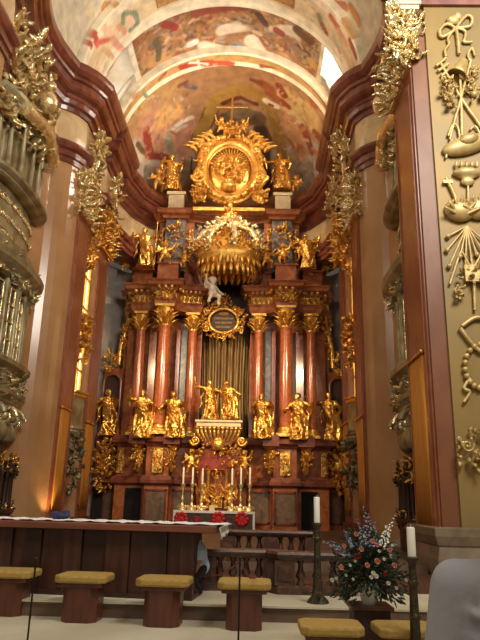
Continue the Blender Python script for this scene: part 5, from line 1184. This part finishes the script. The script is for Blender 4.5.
# ------------------------------------------------------------------ standing candlesticks
def big_candle(px, ytop, ybot, Y, zb_, label):
    tp_ = P(px, ytop, Y); bt = P(px, ybot, Y); x = bt.x
    t = thing('standing_candlestick', (x, Y, zb_), label, 'candlestick', 'standing candlesticks by the flowers'); h_ = bt.z-zb_
    mb = MB(); mb.lathe([(.13, 0), (.12, .03), (.07, .08), (.06, .14)], (x, Y, zb_), 16)
    for q in range(3): a = 2*PI*q/3+.5; mb.leaf((x+.05*math.cos(a), Y+.05*math.sin(a), zb_+.12), (math.cos(a), math.sin(a), -.6), (0, 0, 1), .16, .035, .4)
    mb.obj('foot', 'bronze', parent=t)
    mb = MB(); n = 40; pts = []; prof = [(.055, .1), (.045, .25), (.04, h_*.4), (.032, h_*.7), (.028, h_-.06)]
    mb.lathe(prof, (x, Y, zb_), 16, fold=.25, k=5)
    for z in (h_*.3, h_*.55, h_*.8): mb.lathe([(.03, z-.03), (.05, z), (.03, z+.03)], (x, Y, zb_), 14)
    mb.obj('stem', 'bronze', parent=t)
    mb = MB(); mb.lathe([(.03, h_-.07), (.05, h_-.03), (.065, h_), (.05, h_+.005)], (x, Y, zb_), 16); mb.obj('drip_pan', 'bronze', parent=t)
    mb = MB(); r_ = .036; mb.lathe([(r_, h_), (r_, tp_.z-zb_-.01), (r_*.8, tp_.z-zb_), (.004, tp_.z-zb_-.008)], (x, Y, zb_), 18); mb.tube([(x, Y, tp_.z-.01), (x+.004, Y, tp_.z+.02)], .003, 5); mb.obj('candle', 'candle', parent=t)
big_candle(317, 497, 523, yB+.3, L1, 'bronze standing candlestick with thick white candle, left of the flower arrangement')
big_candle(412, 527, 557, 5.75, 0, 'bronze standing candlestick with white candle, right of the flower arrangement')
# ------------------------------------------------------------------ flower arrangement on a dark stand
YF = 6.55; fb = P(369, 604, YF); 
sd_ = thing('flower_stand', (fb.x, YF, 0), 'low dark wooden stand carrying the flower arrangement', 'stand')
mb = MB(); mb.box(fb.x-.17, fb.x+.17, YF-.17, YF+.17, .03, fb.z-.03); mb.obj('box', 'dark', parent=sd_, bevel=.01); mb = MB(); mb.box(fb.x-.2, fb.x+.2, YF-.2, YF+.2, fb.z-.03, fb.z); mb.obj('top_board', 'wood', parent=sd_); mb = MB(); mb.box(fb.x-.19, fb.x+.19, YF-.19, YF+.19, 0, .03); mb.obj('base_board', 'wood', parent=sd_)
fl = thing('flower_arrangement', (fb.x, YF, fb.z), 'large arrangement of pink roses, white lilies and blue delphiniums in a white vase', 'flowers')
mb = MB(); mb.lathe([(.06, 0), (.075, .03), (.09, .1), (.1, .17), (.09, .175), (.08, .1), (.02, .03)], (fb.x, YF, fb.z), 20); mb.obj('vase', 'candle', parent=fl)
R = random.Random(17)
def fp(px, py, dy=0): return P(px, py, YF+dy)
hub = Vector((fb.x, YF, fb.z+.2))
mb = MB()
for k in range(1300):
    a = R.uniform(0, 2*PI); el = R.uniform(-.75, 1.35); rr = R.uniform(.1, .36)*(1 if el < .9 else 1.1); d = Vector((math.cos(a)*math.cos(el)*1.05, math.sin(a)*math.cos(el)*.7, math.sin(el)*1.05))
    p = hub+Vector((0, 0, .06))+d*rr; mb.leaf(p, d+Vector((R.uniform(-.6, .6), R.uniform(-.6, .6), R.uniform(-.5, .3))), (R.uniform(-1, 1), -1, R.uniform(-.3, 1)), R.uniform(.03, .08), R.uniform(.007, .015), R.uniform(-.2, .6), 3)
tag(mb.obj('foliage', 'leaf', parent=fl), kind='stuff')
def flower(px, py, dy, r, m, name):
    c = fp(px, py, dy); mb = MB(); mb.ball(c, (r*.75, r*.75, r*.7), 10, 7)
    for q in range(7): a = 2*PI*q/7; mb.leaf(c+Vector((math.cos(a)*r*.3, -.4*r, math.sin(a)*r*.3)), (math.cos(a), -.6, math.sin(a)), (0, -1, 0), r*1.1, r*.4, .8, 3)
    mb.obj(name, m, parent=fl); m2 = MB(); m2.tube([c+Vector((0, .02, 0)), (c+hub)/2+Vector((0, .04, .03)), hub], .0035, 4); m2.obj('stem', 'leaf', parent=fl)
for (x, y, dy, r) in ((341, 567, -.2, .032), (356, 534, -.05, .03), (344, 546, -.1, .028), (372, 541, -.2, .03), (361, 549, -.24, .03), (377, 561, -.28, .034), (367, 565, -.28, .03), (394, 565, -.2, .03), (389, 550, -.15, .028), (404, 573, -.1, .02), (377, 545, -.2, .024)): flower(x, y, dy, r, 'rose', 'pink_rose')
for (x, y, dy, r) in ((357, 556, -.26, .034), (385, 574, -.25, .024)): flower(x, y, dy, r, 'redrose', 'red_rose')
for (x, y, dy, r) in ((332, 580, -.1, .024), (336, 578, -.12, .022), (373, 573, -.3, .026), (376, 576, -.3, .026), (371, 577, -.3, .022), (388, 583, -.2, .024), (396, 588, -.1, .022), (350, 565, -.24, .018), (355, 561, -.24, .016), (346, 575, -.2, .016), (400, 577, -.05, .02), (391, 556, -.15, .022), (384, 559, -.2, .02), (379, 551, -.2, .018), (406, 580, 0, .018), (353, 579, -.25, .016), (364, 536, -.1, .016), (392, 545, -.1, .018)): flower(x, y, dy, r, 'whiteflower', 'white_flower')
for (x0_, y0_, x1_, y1_, m) in ((345, 551, 322, 542, 'blueflower'), (350, 556, 330, 541, 'blueflower'), (366, 545, 364, 505, 'blueflower'), (362, 545, 358, 520, 'blueflower'), (371, 548, 368, 512, 'blueflower'), (375, 545, 374, 520, 'blueflower'), (384, 548, 394, 516, 'whiteflower'), (380, 546, 388, 524, 'whiteflower'), (352, 548, 345, 530, 'blueflower'), (388, 552, 400, 540, 'blueflower')):
    mb = MB(); n = 26
    for k in range(n):
        t_ = k/n; c = fp(x0_+(x1_-x0_)*t_, y0_+(y1_-y0_)*t_, -.1*(1-t_)); s_ = .017*(1-.6*t_); mb.ball(c+Vector((R.uniform(-1, 1), R.uniform(-1, 1), R.uniform(-1, 1)))*.016, (s_, s_, s_*.8), 6, 4)
    mb.obj('flower_spike', m, parent=fl); m2 = MB(); m2.tube([hub, fp(x0_, y0_, -.1), fp(x1_, y1_, 0)], [.005, .004, .002], 4); m2.obj('stem', 'leaf', parent=fl)
# ------------------------------------------------------------------ barrier posts with ropes
def post(px, ytop, Y, label):
    t_ = P(px, ytop, Y); x = t_.x; zf_ = 0; t = thing('barrier_post', (x, Y, zf_), label, 'post', 'thin black barrier posts')
    mb = MB(); mb.lathe([(.14, 0), (.14, .015), (.03, .035), (.012, .06)], (x, Y, zf_), 20); mb.obj('base', 'metalpole', parent=t)
    mb = MB(); mb.tube([(x, Y, .05), (x, Y, t_.z)], .0065, 8); mb.ball((x, Y, t_.z+.006), .012, 8, 6); mb.obj('pole', 'metalpole', parent=t); return x, Y, t_.z
pa_ = post(240, 559, 4.4, 'thin black barrier post standing before the fourth stool'); pb_ = post(36, 560, 4.4, 'thin black barrier post between the two leftmost stools')
def rope(p, q, sag, label, dx=0):
    mb = MB(); mb.tube([(p[0]+(q[0]-p[0])*i/16, p[1]+(q[1]-p[1])*i/16, p[2]+(q[2]-p[2])*i/16-.01-sag*4*(i/16)*(1-i/16)) for i in range(17)], .006, 6); mb.obj('barrier_rope', 'rope', label=label, cat='rope')
e1 = P(209, 573, 7.4); e2 = P(256, 580, 7.4)
mb = MB(); mb.tube([(pa_[0], pa_[1], pa_[2]-.02), ((pa_[0]*.5+e1.x*.5), 5.9, .86), tuple(P(212, 576, 7.4))], .006, 6); mb.obj('barrier_rope', 'rope', label='dark red rope running back left from the middle barrier post', cat='rope')
mb = MB(); mb.tube([(pa_[0], pa_[1], pa_[2]-.02), ((pa_[0]*.5+e2.x*.5), 5.9, .84), tuple(P(255, 578, 7.4))], .006, 6); mb.obj('barrier_rope', 'rope', label='dark red rope running back right from the middle barrier post', cat='rope')
# ------------------------------------------------------------------ people
def limb(mb, pts, rad): caps(mb, [Vector(p) for p in pts], rad, 12)
# person stooping behind the table
hp_ = P(198.5, 563, 8.3); X0, Yp, ZH = hp_.x, 8.3, hp_.z
pe = thing('person', (X0, Yp, L1), 'person in light blue shirt and black trousers stooping behind the right end of the table', 'person')
def sub(name, mb, m, vox=.014, par=pe, sm=4):
    me = bake_remesh(name, mb, vox, sm); me.materials.append(M[m]); o = bpy.data.objects.new(name, me); col.objects.link(o); o.parent = par; o.matrix_parent_inverse = par.matrix_basis.inverted(); return o
mb = MB()
limb(mb, [(X0-.02, Yp, ZH), (X0-.1, Yp+.0, ZH+.2), (X0-.3, Yp+.0, ZH+.3)], [.07, .08, .07]); mb.tube([(X0-.3, Yp, ZH+.3), (X0-.4, Yp, ZH+.32)], [.05, .045], 10)
mb.ball((X0-.47, Yp, ZH+.3), (.105, .078, .115), 16, 12); mb.ball((X0-.575, Yp, ZH+.285), (.02, .014, .016), 8, 6)
for s in (-1, 1): 
    limb(mb, [(X0-.3, Yp+s*.15, ZH+.24), (X0-.36, Yp+s*.18, ZH+.06), (X0-.42, Yp+s*.14, ZH-.1)], [.045, .036, .027]); hand(mb, Vector((X0-.46, Yp+s*.13, ZH-.13)), Vector((-1, 0, -.6)), .034, s)
    limb(mb, [(X0, Yp+s*.1, ZH), (X0-.07, Yp-.12+s*.11, ZH-.16), (X0+.0, Yp+s*.11, L1+.08)], [.09, .06, .042]); limb(mb, [(X0-.03, Yp+s*.11, L1+.04), (X0-.18, Yp+s*.12, L1+.03)], [.045, .032])
    mb.ball((X0-.545, Yp+s*.03, ZH+.32), (.012, .012, .01), 6, 5); mb.ball((X0-.46, Yp+s*.08, ZH+.3), (.016, .01, .028), 6, 5)
sub('body', mb, 'skin')
mb = MB(); mb.ball((X0, Yp, ZH-.03), (.145, .2, .13), 16, 10)
mb.tube([(X0+.0, Yp, ZH-.07), (X0-.02, Yp, ZH+.13), (X0-.12, Yp, ZH+.24), (X0-.27, Yp, ZH+.3), (X0-.34, Yp, ZH+.32)], [.125, .13, .135, .12, .06], 16, 1.4)
for s in (-1, 1): limb(mb, [(X0-.29, Yp+s*.15, ZH+.25), (X0-.35, Yp+s*.18, ZH+.08)], [.07, .055])
sub('shirt', mb, 'shirt', .016)
mb = MB(); mb.ball((X0+.0, Yp, ZH-.06), (.122, .18, .12), 14, 10)
for s in (-1, 1): limb(mb, [(X0+.02, Yp+s*.09, ZH-.05), (X0-.07, Yp-.12+s*.1, ZH-.17), (X0+.0, Yp+s*.1, L1+.1)], [.105, .075, .06])
sub('trousers', mb, 'trouser', .016)
mb = MB()
for s in (-1, 1): mb.ball((X0-.06, Yp+s*.11, L1+.045), (.14, .05, .045), 12, 8)
sub('shoes', mb, 'black', .012)
mb = MB(); mb.ball((X0-.45, Yp, ZH+.34), (.1, .085, .09), 14, 10); mb.ball((X0-.4, Yp, ZH+.31), (.07, .08, .09), 12, 8); sub('hair', mb, 'hair', .01)
# person seated in the right foreground
hc = P(515, 472, 1.9); X1, Y1_, ZH1 = hc.x, 1.9, hc.z
ZS = ZH1-.72; pw = thing('pew', (X1, Y1_+.05, 0), 'wooden pew bench under the grey-shirted person at the lower right', 'pew')
mb = MB(); mb.box(X1-.5, X1+1.2, Y1_-.22, Y1_+.28, ZS-.07, ZS-.02); mb.obj('seat', 'wood', parent=pw, bevel=.01)
for xx in (X1-.48, X1+1.12): mb = MB(); mb.box(xx, xx+.06, Y1_-.2, Y1_+.25, 0, ZS-.07); mb.obj('side_panel', 'wood', parent=pw, bevel=.005)
p2 = thing('person', (X1, Y1_, 0), 'person with brown hair and pale grey shirt sitting at the lower right edge', 'person')
mb = MB(); Zs = ZH1-.27
mb.tube([(X1, Y1_, Zs+.04), (X1, Y1_+.01, ZH1-.08)], [.06, .055], 12); mb.ball((X1, Y1_, ZH1), (.078, .098, .118), 18, 14); mb.ball((X1-.0, Y1_+.105, ZH1-.015), (.014, .02, .02), 8, 6); mb.ball((X1, Y1_+.09, ZH1-.06), (.028, .014, .01), 8, 5)
for s in (-1, 1):
    mb.ball((X1+s*.03, Y1_+.088, ZH1+.01), .012, 6, 5); mb.ball((X1+s*.08, Y1_, ZH1-.01), (.012, .018, .03), 8, 6)
    limb(mb, [(X1+s*.19, Y1_, Zs-.03), (X1+s*.25, Y1_-.02, Zs-.3), (X1+s*.16, Y1_+.2, Zs-.42)], [.05, .042, .028]); hand(mb, Vector((X1+s*.13, Y1_+.26, Zs-.42)), Vector((-s*.3, 1, -.2)), .036, s)
    limb(mb, [(X1+s*.1, Y1_, ZS+.09), (X1+s*.12, Y1_+.45, ZS+.08), (X1+s*.12, Y1_+.48, .09)], [.09, .062, .042]); limb(mb, [(X1+s*.12, Y1_+.47, .045), (X1+s*.12, Y1_+.62, .035)], [.045, .03])
limb(mb, [(X1, Y1_, ZS+.12), (X1, Y1_, Zs-.1)], [.13, .13]); sub('body', mb, 'skin', .012, p2)
mb = MB()
mb.tube([(X1, Y1_, ZS+.02), (X1, Y1_, ZS+.2), (X1, Y1_, Zs-.18), (X1, Y1_, Zs-.06), (X1, Y1_, Zs+.03), (X1, Y1_, Zs+.07)], [.17, .16, .185, .18, .11, .06], 18, 1.0)
for s in (-1, 1): mb.ball((X1+s*.13, Y1_, Zs-.05), (.11, .1, .08), 12, 9); limb(mb, [(X1+s*.19, Y1_, Zs-.05), (X1+s*.25, Y1_-.02, Zs-.3), (X1+s*.2, Y1_+.1, Zs-.37)], [.08, .066, .055])
for k in range(6): mb.tube([(X1-.2, Y1_-.1, Zs-.1-.06*k), (X1-.05, Y1_-.17, Zs-.14-.06*k), (X1+.12, Y1_-.13, Zs-.1-.06*k)], [.012, .02, .012], 6)
sub('shirt', mb, 'greyshirt', .014, p2)
mb = MB(); mb.ball((X1, Y1_, ZS+.08), (.185, .17, .11), 14, 9)
for s in (-1, 1): limb(mb, [(X1+s*.1, Y1_, ZS+.09), (X1+s*.12, Y1_+.45, ZS+.08), (X1+s*.12, Y1_+.48, .1)], [.105, .08, .06])
sub('trousers', mb, 'trouser', .016, p2)
mb = MB()
for s in (-1, 1): mb.ball((X1+s*.12, Y1_+.54, .045), (.05, .13, .045), 12, 8)
sub('shoes', mb, 'black', .012, p2)
mb = MB(); mb.ball((X1, Y1_-.02, ZH1+.035), (.09, .098, .1), 16, 12); mb.ball((X1, Y1_-.05, ZH1-.03), (.082, .07, .1), 14, 10); sub('hair', mb, 'hair', .01, p2)
# groups of look-alikes
GR = {'pilaster': 'marble pilasters of the choir walls', 'banner': 'ochre banners on the pilasters', 'saint_statue': 'gilded saints of the retable', 'apostle_statue': 'parting apostles in the middle', 'cherub_statue': 'cherubs of the retable',
      'gilded_spray': 'gilt sprays above the pilasters', 'gilded_crest': 'crests above the oratory galleries', 'oratory_gallery': 'oratory galleries', 'gilded_gallery': 'gilded window galleries', 'choir_stall': 'choir stalls under the galleries',
      'balustrade': 'marble balustrades before the altar', 'adoring_angel': 'angels beside the tabernacle', 'barrier_rope': 'barrier ropes'}
for o in list(bpy.data.objects):
    k = o.name.split('.')[0]
    if o.parent is None and k in GR and not o.get('group'): o['group'] = GR[k]
